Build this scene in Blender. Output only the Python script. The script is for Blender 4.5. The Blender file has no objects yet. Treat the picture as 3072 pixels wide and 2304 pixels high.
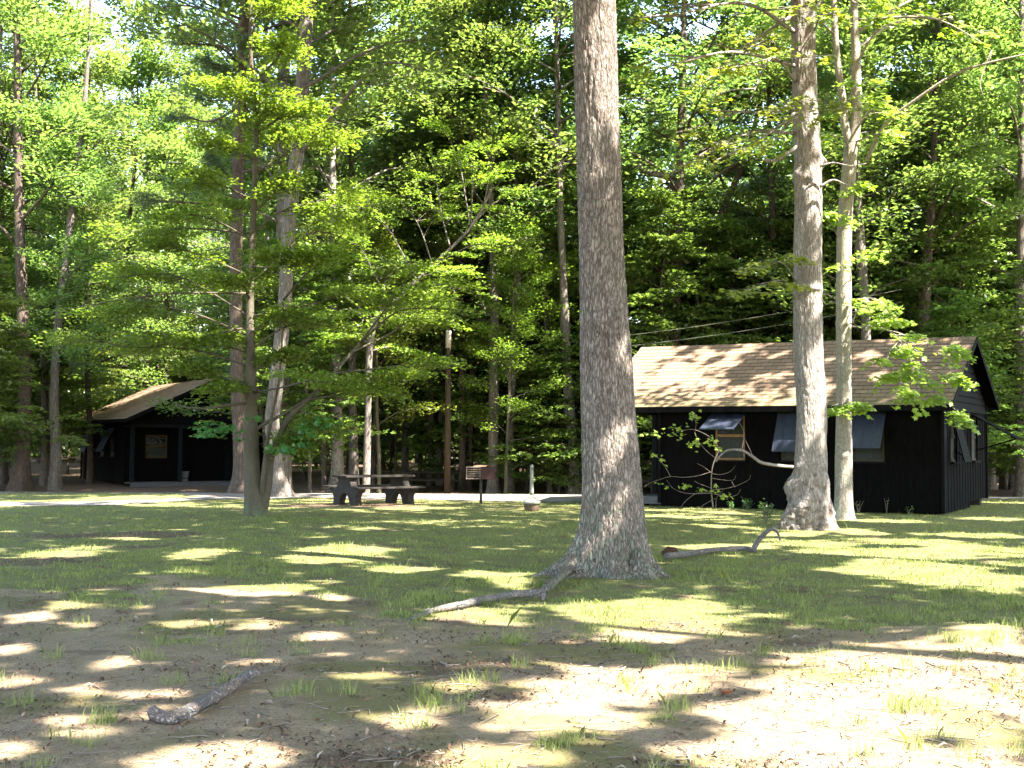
import bpy, math, random
import numpy as np
from math import sin, cos, pi, radians
from mathutils import Vector, Matrix

SC = bpy.context.scene
COL = SC.collection
# ------------------------------------------------------------------ camera
F, PITCH, ROLL = 1310.0, 0.0440, 0.005
cam = bpy.data.cameras.new('camera'); camo = bpy.data.objects.new('camera', cam); COL.objects.link(camo)
cam.sensor_width = 36.0; cam.lens = F * 36.0 / 1024.0; cam.clip_end = 2000; cam.clip_start = 0.1
_r0 = Vector((1, 0, 0)); _f0 = Vector((0, cos(PITCH), sin(PITCH))); _u0 = Vector((0, -sin(PITCH), cos(PITCH)))
_r = _r0 * cos(ROLL) + _u0 * sin(ROLL); _u = _u0 * cos(ROLL) - _r0 * sin(ROLL)
_m = Matrix((_r, _u, -_f0)).transposed().to_4x4(); _m.translation = (0, 0, 1.6)
camo.matrix_world = _m
SC.camera = camo
# ------------------------------------------------------------------ light
EL, AZ = radians(55.0), math.atan2(-0.55, 0.83)          # sun high, to the right and a little behind the camera
S = np.array([cos(EL) * cos(AZ), cos(EL) * sin(AZ), sin(EL)])
world = bpy.data.worlds.new('World'); SC.world = world; world.use_nodes = True
nt = world.node_tree; nt.nodes.clear()
sky = nt.nodes.new('ShaderNodeTexSky'); sky.sky_type = 'NISHITA'; sky.sun_disc = False
sky.sun_elevation = EL; sky.sun_rotation = pi / 2 - AZ; sky.air_density = 1.2; sky.dust_density = 1.5
bg = nt.nodes.new('ShaderNodeBackground'); bg.inputs[1].default_value = 0.125
wo = nt.nodes.new('ShaderNodeOutputWorld')
nt.links.new(sky.outputs[0], bg.inputs[0]); nt.links.new(bg.outputs[0], wo.inputs[0])
sun = bpy.data.lights.new('sun', 'SUN'); sun.energy = 5.0; sun.angle = radians(0.5); sun.color = (1.0, 0.955, 0.87)
suno = bpy.data.objects.new('sun', sun); COL.objects.link(suno)
suno.rotation_euler = Vector(S).to_track_quat('Z', 'Y').to_euler()
SC.view_settings.view_transform = 'Standard'; SC.view_settings.look = 'None'
SC.view_settings.exposure = 3.45; SC.view_settings.gamma = 1.0
SC.render.engine = 'CYCLES'
SC.cycles.max_bounces = 7; SC.cycles.diffuse_bounces = 4; SC.cycles.glossy_bounces = 2
SC.cycles.transmission_bounces = 4; SC.cycles.transparent_max_bounces = 6
SC.cycles.sample_clamp_indirect = 8.0; SC.cycles.use_denoising = True
SC.cycles.caustics_reflective = False; SC.cycles.caustics_refractive = False

# ------------------------------------------------------------------ picture <-> place helpers (photo pixels, 3072 wide)
def ray(sx, sy):
    u = (sx - 1536) / 3; v = (sy - 1152) / 3
    u, v = u * cos(ROLL) + v * sin(ROLL), -u * sin(ROLL) + v * cos(ROLL)
    d = np.array([u, F * cos(PITCH) + v * sin(PITCH), F * sin(PITCH) - v * cos(PITCH)])
    return d / d[1]
EYE = np.array([0, 0, 1.6])
def G(sx, sy, z=0.0):
    d = ray(sx, sy); return EYE + d * ((z - 1.6) / d[2])
def at(sx, sy, depth): return EYE + ray(sx, sy) * depth

# ------------------------------------------------------------------ noise
def _h(ix, iy, iz, seed):
    n = (ix * 374761393 + iy * 668265263 + iz * 2147483647 + seed * 1274126177) & 0xffffffff
    n = ((n ^ (n >> 13)) * 1274126177) & 0xffffffff
    n = (n ^ (n >> 16)) & 0xffffffff
    return n / 4294967295.0
def vn(x, y, z=None, seed=0):
    x = np.asarray(x, float); y = np.asarray(y, float)
    z = np.zeros_like(x) if z is None else np.asarray(z, float)
    xi = np.floor(x).astype(np.int64); yi = np.floor(y).astype(np.int64); zi = np.floor(z).astype(np.int64)
    fx = x - xi; fy = y - yi; fz = z - zi
    fx = fx * fx * (3 - 2 * fx); fy = fy * fy * (3 - 2 * fy); fz = fz * fz * (3 - 2 * fz)
    r = 0
    for dx in (0, 1):
        for dy in (0, 1):
            for dz in (0, 1):
                w = (fx if dx else 1 - fx) * (fy if dy else 1 - fy) * (fz if dz else 1 - fz)
                r = r + w * _h(xi + dx, yi + dy, zi + dz, seed)
    return r
def fbm(x, y, z=None, seed=0, oct=4):
    x = np.asarray(x, float); y = np.asarray(y, float)
    r = 0; a = 0.5; t = 0
    for k in range(oct):
        r = r + a * vn(x, y, z, seed + k * 17); t += a; a *= .5; x = x * 2.03; y = y * 2.03
        if z is not None: z = z * 2.03
    return r / t
def sstep(a, b, x):
    t = np.clip((x - a) / (b - a), 0, 1); return t * t * (3 - 2 * t)

# ------------------------------------------------------------------ materials
MATS = {}
class NT:
    def __init__(self, name, rough=0.8, spec=0.3):
        m = bpy.data.materials.new(name); m.use_nodes = True; self.m = m; self.t = m.node_tree
        self.b = self.t.nodes['Principled BSDF']; self.out = self.t.nodes['Material Output']
        self.b.inputs['Roughness'].default_value = rough; self.b.inputs['Specular IOR Level'].default_value = spec
        MATS[name] = m
    def n(self, typ, **kw):
        nd = self.t.nodes.new('ShaderNode' + typ)
        for k, v in kw.items():
            if k.startswith('i_'): nd.inputs[k[2:].replace('_', ' ')].default_value = v
            else: setattr(nd, k, v)
        return nd
    def l(self, a, b): self.t.links.new(a, b)
    def mix(self, fac, a, b, mode='MIX'):
        nd = self.n('Mix', data_type='RGBA', blend_type=mode)
        for s, v in ((nd.inputs[0], fac), (nd.inputs[6], a), (nd.inputs[7], b)):
            if isinstance(v, (int, float)): s.default_value = v
            elif isinstance(v, tuple): s.default_value = (*v, 1) if len(v) == 3 else v
            else: self.l(v, s)
        return nd.outputs[2]
    def math(self, op, a, b=0.0, clamp=False):
        nd = self.n('Math', operation=op, use_clamp=clamp)
        for s, v in ((nd.inputs[0], a), (nd.inputs[1], b)):
            if isinstance(v, (int, float)): s.default_value = v
            else: self.l(v, s)
        return nd.outputs[0]
    def ramp(self, fac, a, b):
        nd = self.n('MapRange', clamp=True); self.l(fac, nd.inputs[0])
        nd.inputs[1].default_value = a; nd.inputs[2].default_value = b
        return nd.outputs[0]
    def coord(self, which='Object', scale=(1, 1, 1)):
        c = self.n('TexCoord'); mp = self.n('Mapping'); mp.inputs['Scale'].default_value = scale
        self.l(c.outputs[which], mp.inputs[0]); return mp.outputs[0]
    def noise(self, vec, scale, detail=4, rough=.55, dist=0):
        nd = self.n('TexNoise'); self.l(vec, nd.inputs['Vector']); nd.inputs['Scale'].default_value = scale
        nd.inputs['Detail'].default_value = detail; nd.inputs['Roughness'].default_value = rough
        nd.inputs['Distortion'].default_value = dist; return nd.outputs[0]
    def bump(self, h, strength=.5, dist=.02):
        nd = self.n('Bump'); nd.inputs['Strength'].default_value = strength; nd.inputs['Distance'].default_value = dist
        self.l(h, nd.inputs['Height']); self.l(nd.outputs[0], self.b.inputs['Normal'])
    def col(self, c): 
        if isinstance(c, tuple): self.b.inputs['Base Color'].default_value = (*c, 1)
        else: self.l(c, self.b.inputs['Base Color'])

def plain(name, c, rough=.7, spec=.3, var=.25, scale=6, bump=.2, stretch=(1, 1, 1), metal=0, bd=.005):
    t = NT(name, rough, spec); v = t.coord('Object', stretch)
    n = t.noise(v, scale, 5); lo = tuple(x * (1 - var) for x in c); hi = tuple(min(1, x * (1 + var)) for x in c)
    t.col(t.mix(t.ramp(n, .3, .7), lo, hi)); t.b.inputs['Metallic'].default_value = metal
    if bump: t.bump(n, bump, bd)
    return t.m

def bark(name, light, dark, crack=.5, sc=(13, 13, 3.0), lichen=None, bump=.9, patch=None):
    t = NT(name, .9, .12)
    v = t.coord('Object', sc)
    nz = t.n('TexNoise'); t.l(v, nz.inputs['Vector']); nz.inputs['Scale'].default_value = .8; nz.inputs['Detail'].default_value = 4
    ad = t.n('VectorMath', operation='MULTIPLY_ADD'); t.l(nz.outputs[1], ad.inputs[0]); ad.inputs[1].default_value = (2.2, 2.2, 1.2); t.l(v, ad.inputs[2])
    vo = t.n('TexVoronoi', feature='DISTANCE_TO_EDGE'); t.l(ad.outputs[0], vo.inputs['Vector']); vo.inputs['Scale'].default_value = 1.0
    fr = t.noise(t.coord('Object', (sc[0] * 1.1, sc[1] * 1.1, sc[2] * .5)), 1.0, 4, .55)
    ridge = t.ramp(t.math('ABSOLUTE', t.math('SUBTRACT', fr, .5)), 0.0, .055)
    fine = t.noise(t.coord('Object', (sc[0] * 3, sc[1] * 3, sc[2] * 3)), 1.0, 6, .65)
    ed = t.ramp(t.math('ADD', vo.outputs['Distance'], t.math('MULTIPLY', t.math('SUBTRACT', fine, .5), .22)), 0.0, .20)
    e = t.math('MULTIPLY', t.math('ADD', t.math('MULTIPLY', ed, .6), .4), t.math('ADD', t.math('MULTIPLY', ridge, .55), .45))
    big = t.noise(t.coord('Object'), 1.3, 4)
    c = t.mix(t.ramp(fine, .25, .75), tuple(x * .72 for x in light), tuple(x * 1.08 for x in light))
    c = t.mix(t.ramp(big, .35, .7), c, t.mix(.5, c, tuple(x * .6 for x in light)))
    if patch:
        pn = t.noise(t.coord('Object', (3, 3, 1.2)), 1.6, 4); c = t.mix(t.ramp(pn, .5, .62), c, patch)
    if lichen:
        ln = t.noise(t.coord('Object', (9, 9, 7)), 1.2, 5, .6)
        gz_ = t.n('SeparateXYZ'); t.l(t.n('TexCoord').outputs['Object'], gz_.inputs[0])
        hz = t.ramp(gz_.outputs[2], lichen[1], .0)
        th = t.math('ADD', ln, t.math('MULTIPLY', hz, .17)); c = t.mix(t.math('MULTIPLY', t.ramp(th, .60, .70), .8), c, lichen[0])
    k = t.math('SUBTRACT', 1.0, t.math('MULTIPLY', t.math('SUBTRACT', 1.0, e), crack))
    t.col(t.mix(k, dark, c))
    t.bump(t.math('ADD', e, t.math('MULTIPLY', fine, .45)), bump, .025)
    return t.m

def leafmat(name, lo, hi, tl, trans=.5, gloss=.4, rough=.42):
    t = NT(name, rough, gloss)
    at_ = t.n('Attribute', attribute_name='rnd'); oi = t.n('ObjectInfo')
    cl = t.noise(t.coord('Object'), .7, 3)
    c = t.mix(at_.outputs['Fac'], lo, hi)
    c = t.mix(t.ramp(cl, .35, .65), c, t.mix(.45, c, hi))
    hs = t.n('HueSaturation'); t.l(c, hs.inputs['Color'])
    t.l(t.math('ADD', .478, t.math('MULTIPLY', oi.outputs['Random'], .045)), hs.inputs['Hue'])
    t.l(t.math('ADD', .8, t.math('MULTIPLY', oi.outputs['Random'], .4)), hs.inputs['Value'])
    c = hs.outputs[0]; t.col(c)
    tr = t.n('BsdfTranslucent'); t.l(t.mix(1.0, c, tl, 'MULTIPLY'), tr.inputs[0])
    ms = t.n('MixShader'); ms.inputs[0].default_value = trans
    t.l(t.b.outputs[0], ms.inputs[1]); t.l(tr.outputs[0], ms.inputs[2]); t.l(ms.outputs[0], t.out.inputs[0])
    return t.m

bark('bark_oak', (.295, .243, .205), (.026, .018, .013), 1.0, (27, 27, 7.0), ((.185, .20, .15), 1.3), .9)
bark('bark_white_oak', (.37, .325, .285), (.07, .052, .042), .85, (22, 22, 5), ((.115, .085, .065), 1.25), .9, (.27, .23, .20))
bark('bark_maple', (.32, .28, .225), (.09, .07, .052), .75, (22, 22, 7), ((.30, .32, .24), .6), .5)
bark('bark_grey', (.22, .185, .155), (.04, .032, .028), .85, (14, 14, 3), None, .9)
bark('bark_brown', (.135, .10, .078), (.028, .020, .016), .85, (14, 14, 3), None, .9)
bark('bark_young', (.10, .085, .06), (.045, .038, .026), .4, (20, 20, 6), ((.10, .12, .06), .5), .35)
plain('twig_wood', (.15, .12, .095), .85, .1, .3, 9, .4, (1, 1, 1))
plain('dead_wood', (.42, .36, .31), .85, .1, .35, 7, .8, (6, 6, 6), bd=.01)
bark('bark_log', (.29, .265, .25), (.05, .04, .035), .9, (34, 34, 34), None, 1.0, (.34, .26, .225))
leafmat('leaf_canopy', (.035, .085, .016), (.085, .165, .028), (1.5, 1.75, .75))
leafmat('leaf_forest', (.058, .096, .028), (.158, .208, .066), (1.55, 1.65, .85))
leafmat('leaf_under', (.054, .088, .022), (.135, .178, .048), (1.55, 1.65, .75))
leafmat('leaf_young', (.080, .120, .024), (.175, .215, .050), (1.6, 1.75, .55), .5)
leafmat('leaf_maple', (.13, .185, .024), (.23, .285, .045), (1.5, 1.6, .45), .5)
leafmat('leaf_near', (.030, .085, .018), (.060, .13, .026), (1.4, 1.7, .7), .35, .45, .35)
leafmat('needle', (.030, .060, .020), (.075, .115, .035), (1.3, 1.4, .8), .3)
plain('roof_felt', (.03, .03, .034), .8, .3, .3, 5, .2)
plain('black_wood', (.0030, .0026, .0026), .85, .03, .5, 9, .5, (3, 3, .4), bd=.004)
plain('black_wood_worn', (.0045, .0040, .0040), .8, .05, .5, 7, .5, (3, 3, .5), bd=.004)
plain('grey_trim', (.008, .008, .009), .8, .06, .3, 9, .3, (1, 1, 1))
plain('shutter_paint', (.018, .021, .036), .5, .35, .35, 5, .3, (3, .5, 3), bd=.003)
plain('raw_pine', (.17, .085, .026), .6, .3, .25, 8, .3, (1, 1, 1))
plain('shaded_pine', (.050, .030, .008), .8, .1, .25, 8, .3)  # raw pine darkened: the porch's shade is put into the frame colour
plain('dull_pine', (.030, .024, .014), .7, .2, .25, 8, .3, (1, 1, 1))
plain('grey_board', (.075, .072, .075), .75, .2, .35, 7, .3, (.3, 4, 4))
plain('concrete', (.030, .025, .022), .9, .15, .35, 10, .5)
plain('table_wood', (.020, .016, .013), .8, .2, .4, 8, .4, (.4, 6, 6))
plain('rust', (.034, .012, .010), .75, .3, .45, 14, .4)
plain('dark_iron', (.020, .015, .014), .6, .4, .4, 12, .3)
plain('iron_grate', (.085, .062, .050), .6, .4, .4, 12, .3)
plain('ash_plastic', (.19, .185, .15), .55, .35, .12, 6, .15)
plain('ash_base_stone', (.085, .06, .04), .9, .1, .45, 30, .9, bd=.01)
plain('pole_wood', (.055, .037, .026), .85, .15, .3, 9, .4, (5, 5, .5))
plain('bucket_grey', (.10, .105, .11), .6, .3, .15, 5, .1)
plain('white_paint', (.7, .7, .66), .6, .3, .1)
plain('cable_grey', (.15, .14, .11), .6, .3, .1)
plain('brown_leaf', (.26, .075, .028), .6, .3, .35, 20, .3)
plain('oak_wound', (.055, .028, .018), .9, .1, .5, 14, .7)

# screen mesh and dim interiors
_t = NT('insect_screen', .6, .3); _t.col((.014, .015, .010)); 
_tr = _t.n('BsdfTransparent'); _ms = _t.n('MixShader'); _ms.inputs[0].default_value = .12
_t.l(_t.b.outputs[0], _ms.inputs[1]); _t.l(_tr.outputs[0], _ms.inputs[2]); _t.l(_ms.outputs[0], _t.out.inputs[0])

# shingles: uv in metres (u along the eave, v up the slope)
_t = NT('shingles', .92, .12)
_uv = _t.n('TexCoord').outputs['UV']
_br = _t.n('TexBrick'); _t.l(_uv, _br.inputs['Vector']); _br.offset = .5; _br.inputs['Scale'].default_value = 1
_br.inputs['Brick Width'].default_value = .305; _br.inputs['Row Height'].default_value = .2150
_br.inputs['Mortar Size'].default_value = .009; _br.inputs['Mortar Smooth'].default_value = .3
_br.inputs['Color1'].default_value = (.240, .156, .104, 1); _br.inputs['Color2'].default_value = (.178, .114, .076, 1)
_br.inputs['Mortar'].default_value = (.06, .043, .032, 1)
_gr = _t.noise(_uv, 90, 2); _st = _t.noise(_uv, 1.3, 4)
_c = _t.mix(_t.ramp(_gr, .3, .7), _t.mix(1.0, _br.outputs[0], (.72, .72, .72), 'MULTIPLY'), _br.outputs[0])
_c = _t.mix(_t.ramp(_st, .4, .7), _c, _t.mix(1.0, _c, (.78, .80, .78), 'MULTIPLY'))
_sx = _t.n('SeparateXYZ'); _t.l(_uv, _sx.inputs[0])
_ms2 = _t.math('MULTIPLY', _t.ramp(_sx.outputs[1], 1.1, 0.0), _t.ramp(_t.noise(_uv, 6, 5, .6), .38, .62))
_c = _t.mix(_t.math('MULTIPLY', _ms2, .6), _c, (.085, .098, .032))
_t.col(_c); _t.bump(_t.math('ADD', _t.math('MULTIPLY', _br.outputs[1], -1.0), _t.math('MULTIPLY', _gr, .4)), .6, .006)

# ground: three vertex attributes say what covers the soil where
_t = NT('ground_soil', .95, .1)
_v = _t.coord('Object')
_gn = _t.noise(_v, 2.2, 6, .65); _fn = _t.noise(_v, 28, 5, .7); _fl = _t.noise(_v, 75, 3, .7)
_dirt = _t.mix(_t.ramp(_fn, .32, .68), (.235, .172, .108), (.36, .275, .180))
_dirt = _t.mix(_t.ramp(_gn, .35, .65), _dirt, _t.mix(1.0, _dirt, (.80, .78, .70), 'MULTIPLY'))
_ff = _t.noise(_v, 190, 3, .7)
_dirt = _t.mix(_t.ramp(_fl, .54, .64), _dirt, _t.mix(1.0, _dirt, (.48, .42, .38), 'MULTIPLY'))
_dirt = _t.mix(_t.ramp(_ff, .60, .68), _dirt, (.055, .040, .032))
_dirt = _t.mix(_t.ramp(_ff, .40, .32), _dirt, (.40, .34, .27))
_moss = _t.mix(_t.ramp(_fn, .3, .7), (.085, .085, .022), (.155, .145, .045))
_gras = _t.mix(_t.ramp(_fn, .3, .7), (.095, .10, .032), (.19, .175, .075))
_lit = _t.mix(_t.ramp(_fn, .3, .7), (.10, .065, .042), (.22, .15, .10))
_lit = _t.mix(_t.ramp(_fl, .45, .6), _lit, (.05, .032, .022))
def _att(n): return _t.n('Attribute', attribute_name=n).outputs['Fac']
_fj = _t.math('MULTIPLY', _t.math('SUBTRACT', _fn, .5), .5)
_c = _t.mix(_t.ramp(_t.math('ADD', _att('moss'), _fj), .25, .95), _dirt, _moss)
_c = _t.mix(_t.ramp(_t.math('ADD', _att('grass'), _fj), .38, .62), _c, _gras)
_c = _t.mix(_t.ramp(_t.math('ADD', _att('litter'), _fj), .38, .62), _c, _lit)
_t.col(_c); _t.bump(_t.math('ADD', _t.math('ADD', _fn, _t.math('MULTIPLY', _fl, .5)), _t.math('MULTIPLY', _ff, .25)), 1.0, .03)
# gravel
_t = NT('gravel', .9, .15); _v = _t.coord('Object')
_vo = _t.n('TexVoronoi'); _t.l(_v, _vo.inputs['Vector']); _vo.inputs['Scale'].default_value = 26
_n = _t.noise(_v, 1.2, 5)
_c = _t.mix(_t.ramp(_vo.outputs['Distance'], .1, .6), (.20, .19, .18), (.125, .117, .11))
_c = _t.mix(_t.ramp(_n, .4, .6), _c, (.135, .108, .088)); _t.col(_c); _t.bump(_vo.outputs['Distance'], .7, .02)
# grass blades
leafmat('grass_blade', (.095, .132, .028), (.235, .245, .085), (1.3, 1.3, .6), .35, .2, .6)

# ------------------------------------------------------------------ mesh helpers
def link(o, parent=None):
    COL.objects.link(o)
    if parent is not None: o.parent = parent
    return o
def tag(o, label=None, cat=None, group=None, kind=None):
    if label: o['label'] = label
    if cat: o['category'] = cat
    if group: o['group'] = group
    if kind: o['kind'] = kind
    return o
def empty(name, loc=(0, 0, 0), rz=0, label=None, cat=None, group=None):
    o = bpy.data.objects.new(name, None); o.empty_display_size = .2; link(o)
    o.location = loc; o.rotation_euler = (0, 0, rz); return tag(o, label, cat, group)
def mesh_np(name, V, Fq, rnd=None, smooth=False, uv=None):
    """V (n,3), Fq (m,k) with a constant k"""
    V = np.ascontiguousarray(V, dtype=np.float32); Fq = np.ascontiguousarray(Fq, dtype=np.int32)
    me = bpy.data.meshes.new(name); m, k = Fq.shape
    me.vertices.add(len(V)); me.vertices.foreach_set('co', V.ravel())
    me.loops.add(m * k); me.loops.foreach_set('vertex_index', Fq.ravel())
    me.polygons.add(m); me.polygons.foreach_set('loop_start', np.arange(0, m * k, k, dtype=np.int32))
    me.update(calc_edges=True)
    if smooth: me.polygons.foreach_set('use_smooth', np.ones(m, bool))
    if rnd is not None:
        a = me.attributes.new('rnd', 'FLOAT', 'FACE'); a.data.foreach_set('value', np.asarray(rnd, np.float32))
    if uv is not None:
        u = me.uv_layers.new(name='uv'); u.data.foreach_set('uv', np.asarray(uv, np.float32).ravel())
    me.validate(); return me
def obj(name, me, mat, parent=None):
    o = bpy.data.objects.new(name, me)
    if mat and not me.materials: me.materials.append(MATS[mat])
    return link(o, parent)
class MB:
    def __init__(s): s.v = []; s.f = []
    def add(s, vs, fs):
        o = len(s.v); s.v += [tuple(map(float, p)) for p in vs]; s.f += [tuple(i + o for i in f) for f in fs]; return s
    def box(s, x0, x1, y0, y1, z0, z1, M=None):
        vs = [Vector((x, y, z)) for z in (z0, z1) for x, y in ((x0, y0), (x1, y0), (x1, y1), (x0, y1))]
        if M is not None: vs = [M @ v for v in vs]
        return s.add(vs, [(3, 2, 1, 0), (4, 5, 6, 7), (0, 1, 5, 4), (1, 2, 6, 5), (2, 3, 7, 6), (3, 0, 4, 7)])
    def bar(s, p, q, w, h, up=(0, 0, 1)):
        p = Vector(p); q = Vector(q); d = (q - p).normalized(); sd = d.cross(Vector(up)).normalized() * w / 2; uu = sd.cross(d).normalized() * h / 2
        vs = [p - sd - uu, p + sd - uu, p + sd + uu, p - sd + uu, q - sd - uu, q + sd - uu, q + sd + uu, q - sd + uu]
        return s.add(vs, [(0, 1, 2, 3), (7, 6, 5, 4), (0, 4, 5, 1), (1, 5, 6, 2), (2, 6, 7, 3), (3, 7, 4, 0)])
    def prism(s, poly, y0, y1, axis='y'):
        n = len(poly); g = (lambda a, b, c: (a, c, b)) if axis == 'y' else (lambda a, b, c: (c, a, b))
        vs = [g(a, b, y0) for a, b in poly] + [g(a, b, y1) for a, b in poly]
        return s.add(vs, [tuple(range(n)), tuple(range(2 * n - 1, n - 1, -1))] + [(i, i + n, (i + 1) % n + n, (i + 1) % n) for i in range(n)])
    def lathe(s, prof, n=24, c=(0, 0, 0)):
        vs = []; fs = []
        for r, z in prof:
            for k in range(n): vs.append((c[0] + r * cos(2 * pi * k / n), c[1] + r * sin(2 * pi * k / n), c[2] + z))
        for i in range(len(prof) - 1):
            for k in range(n): fs.append((i * n + k, i * n + (k + 1) % n, (i + 1) * n + (k + 1) % n, (i + 1) * n + k))
        fs.append(tuple(range(n))[::-1]); fs.append(tuple((len(prof) - 1) * n + k for k in range(n)))
        return s.add(vs, fs)
    def build(s, name, mat, parent=None, bevel=0, smooth=False):
        me = bpy.data.meshes.new(name); me.from_pydata(s.v, [], s.f); me.validate()
        import bmesh
        bm = bmesh.new(); bm.from_mesh(me); bmesh.ops.recalc_face_normals(bm, faces=bm.faces)
        if bevel: bmesh.ops.bevel(bm, geom=bm.edges[:], offset=bevel, segments=1, affect='EDGES', profile=.5)
        bm.to_mesh(me); bm.free()
        if smooth: me.polygons.foreach_set('use_smooth', np.ones(len(me.polygons), bool))
        return obj(name, me, mat, parent)

def smooth_path(P, n):
    """Catmull-Rom through points P (k,m) -> (n,m)"""
    P = np.asarray(P, float); k = len(P)
    if k == 2: t = np.linspace(0, 1, n)[:, None]; return P[0] * (1 - t) + P[1] * t
    Q = np.vstack([2 * P[0] - P[1], P, 2 * P[-1] - P[-2]]); t = np.linspace(0, k - 1 - 1e-9, n); i = t.astype(int); f = (t - i)[:, None]
    a, b, c, d = Q[i], Q[i + 1], Q[i + 2], Q[i + 3]
    return .5 * ((2 * b) + (-a + c) * f + (2 * a - 5 * b + 4 * c - d) * f ** 2 + (-a + 3 * b - 3 * c + d) * f ** 3)
class Tubes:
    """many tapered tubes gathered in one mesh"""
    def __init__(s): s.V = []; s.F = []; s.n = 0
    def tube(s, P, R, seg=6, lump=0, seed=0):
        P = np.asarray(P, float); R = np.asarray(R, float); n = len(P)
        T = np.gradient(P, axis=0); T /= np.linalg.norm(T, axis=1)[:, None] + 1e-9
        ref = np.array([0, 0, 1.]) if abs(T[:, 2]).mean() < .8 else np.array([1., 0, 0])
        A = np.cross(T, ref); A /= np.linalg.norm(A, axis=1)[:, None] + 1e-9; B = np.cross(T, A)
        th = np.arange(seg) * 2 * pi / seg
        rr = R[:, None] * np.ones(seg)
        if lump: rr = rr * (1 + lump * (fbm(cos(1) * P[:, None, 0] * 9 + np.cos(th) * 1.3, P[:, None, 1] * 9 + np.sin(th) * 1.3, P[:, None, 2] * 6 + 0 * th, seed) - .5) * 2)
        V = P[:, None, :] + rr[:, :, None] * (np.cos(th)[None, :, None] * A[:, None, :] + np.sin(th)[None, :, None] * B[:, None, :])
        i = np.arange(n - 1)[:, None] * seg; k = np.arange(seg)[None, :]; k2 = (k + 1) % seg
        Fq = np.stack([i + k, i + k2, i + seg + k2, i + seg + k], -1).reshape(-1, 4) + s.n
        s.V.append(V.reshape(-1, 3)); s.F.append(Fq); s.n += n * seg
        c0 = s.n; s.V.append(np.array([P[0] - T[0] * R[0] * .2, P[-1] + T[-1] * R[-1] * .3])); s.n += 2
        a = np.arange(seg); base0 = c0 - n * seg
        s.F.append(np.stack([base0 + (a + 1) % seg, base0 + a, c0 + 0 * a, c0 + 0 * a], -1)[:, [0, 1, 2, 2]])
        l0 = c0 - seg
        s.F.append(np.stack([l0 + a, l0 + (a + 1) % seg, c0 + 1 + 0 * a, c0 + 1 + 0 * a], -1))
        return s
    def build(s, name, mat, parent=None):
        V = np.vstack(s.V); Fq = np.vstack(s.F)
        me = bpy.data.meshes.new(name)
        tri = Fq[:, 2] == Fq[:, 3]
        Q = Fq[~tri]; T = Fq[tri][:, :3]
        me.vertices.add(len(V)); me.vertices.foreach_set('co', V.astype(np.float32).ravel())
        li = np.concatenate([Q.ravel(), T.ravel()]).astype(np.int32); me.loops.add(len(li)); me.loops.foreach_set('vertex_index', li)
        me.polygons.add(len(Q) + len(T))
        st = np.concatenate([np.arange(len(Q)) * 4, len(Q) * 4 + np.arange(len(T)) * 3]).astype(np.int32)
        me.polygons.foreach_set('loop_start', st); me.update(calc_edges=True)
        me.polygons.foreach_set('use_smooth', np.ones(len(Q) + len(T), bool)); me.validate()
        return obj(name, me, mat, parent)

# ------------------------------------------------------------------ leaves
def unit(v): return v / (np.linalg.norm(v, axis=-1, keepdims=True) + 1e-9)
def leaves_diamond(C, N, D, L, Wd, fold=.12):
    """pointed leaves, one quad each"""
    N = unit(N); D = unit(D - N * (D * N).sum(-1, keepdims=True)); Sd = np.cross(N, D)
    L = np.asarray(L).reshape(-1, 1); Wd = np.asarray(Wd).reshape(-1, 1)
    V = np.stack([C - D * L * .5, C + Sd * Wd * .5 + D * L * .05 + N * L * fold, C + D * L * .5, C - Sd * Wd * .5 + D * L * .05 + N * L * fold], 1)
    return V.reshape(-1, 3), np.arange(len(C) * 4).reshape(-1, 4)
_MAPLE = np.array([(0, -.5), (.16, -.30), (.42, -.36), (.34, -.10), (.56, .10), (.30, .14), (.20, .20), (0, .56), (-.20, .20), (-.30, .14), (-.56, .10), (-.34, -.10), (-.42, -.36), (-.16, -.30)])
def leaves_maple(C, N, D, L):
    N = unit(N); D = unit(D - N * (D * N).sum(-1, keepdims=True)); Sd = np.cross(N, D); k = len(_MAPLE)
    L = np.asarray(L).reshape(-1, 1, 1)
    cup = (np.abs(_MAPLE[:, 0]) * -.25)[None, :, None]
    V = C[:, None] + L * (Sd[:, None] * _MAPLE[None, :, :1] + D[:, None] * _MAPLE[None, :, 1:] + N[:, None] * cup)
    V = np.concatenate([C[:, None], V], 1); n = len(C)
    i = np.arange(k); fan = np.stack([0 * i, 1 + i, 1 + (i + 1) % k], -1)
    Fq = (np.arange(n) * (k + 1))[:, None, None] + fan[None]
    return V.reshape(-1, 3), Fq.reshape(-1, 3), k
def spray_points(rng, centers, dirs, n, a=.55, b=.35, c=.07, tilt=None):
    """flat layered sprays: n leaves round each centre"""
    m = len(centers)
    q = rng.normal(size=(m, n, 3)); q /= np.linalg.norm(q, axis=2, keepdims=True); q *= rng.random((m, n, 1)) ** .45
    d = unit(dirs * np.array([1, 1, .6])); s = unit(np.cross(d, np.array([0, 0, 1.]) + 1e-3)); u = np.cross(s, d)
    C = centers[:, None] + a * q[:, :, :1] * d[:, None] + b * q[:, :, 1:2] * s[:, None] + c * q[:, :, 2:] * u[:, None]
    C[:, :, 2] -= .12 * (q[:, :, 0] ** 2 + q[:, :, 1] ** 2)
    N = u[:, None] + rng.normal(size=(m, n, 3)) * .45
    Dd = d[:, None] + s[:, None] * q[:, :, 1:2] * .9 + rng.normal(size=(m, n, 3)) * .4
    return C.reshape(-1, 3), N.reshape(-1, 3), Dd.reshape(-1, 3)

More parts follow.
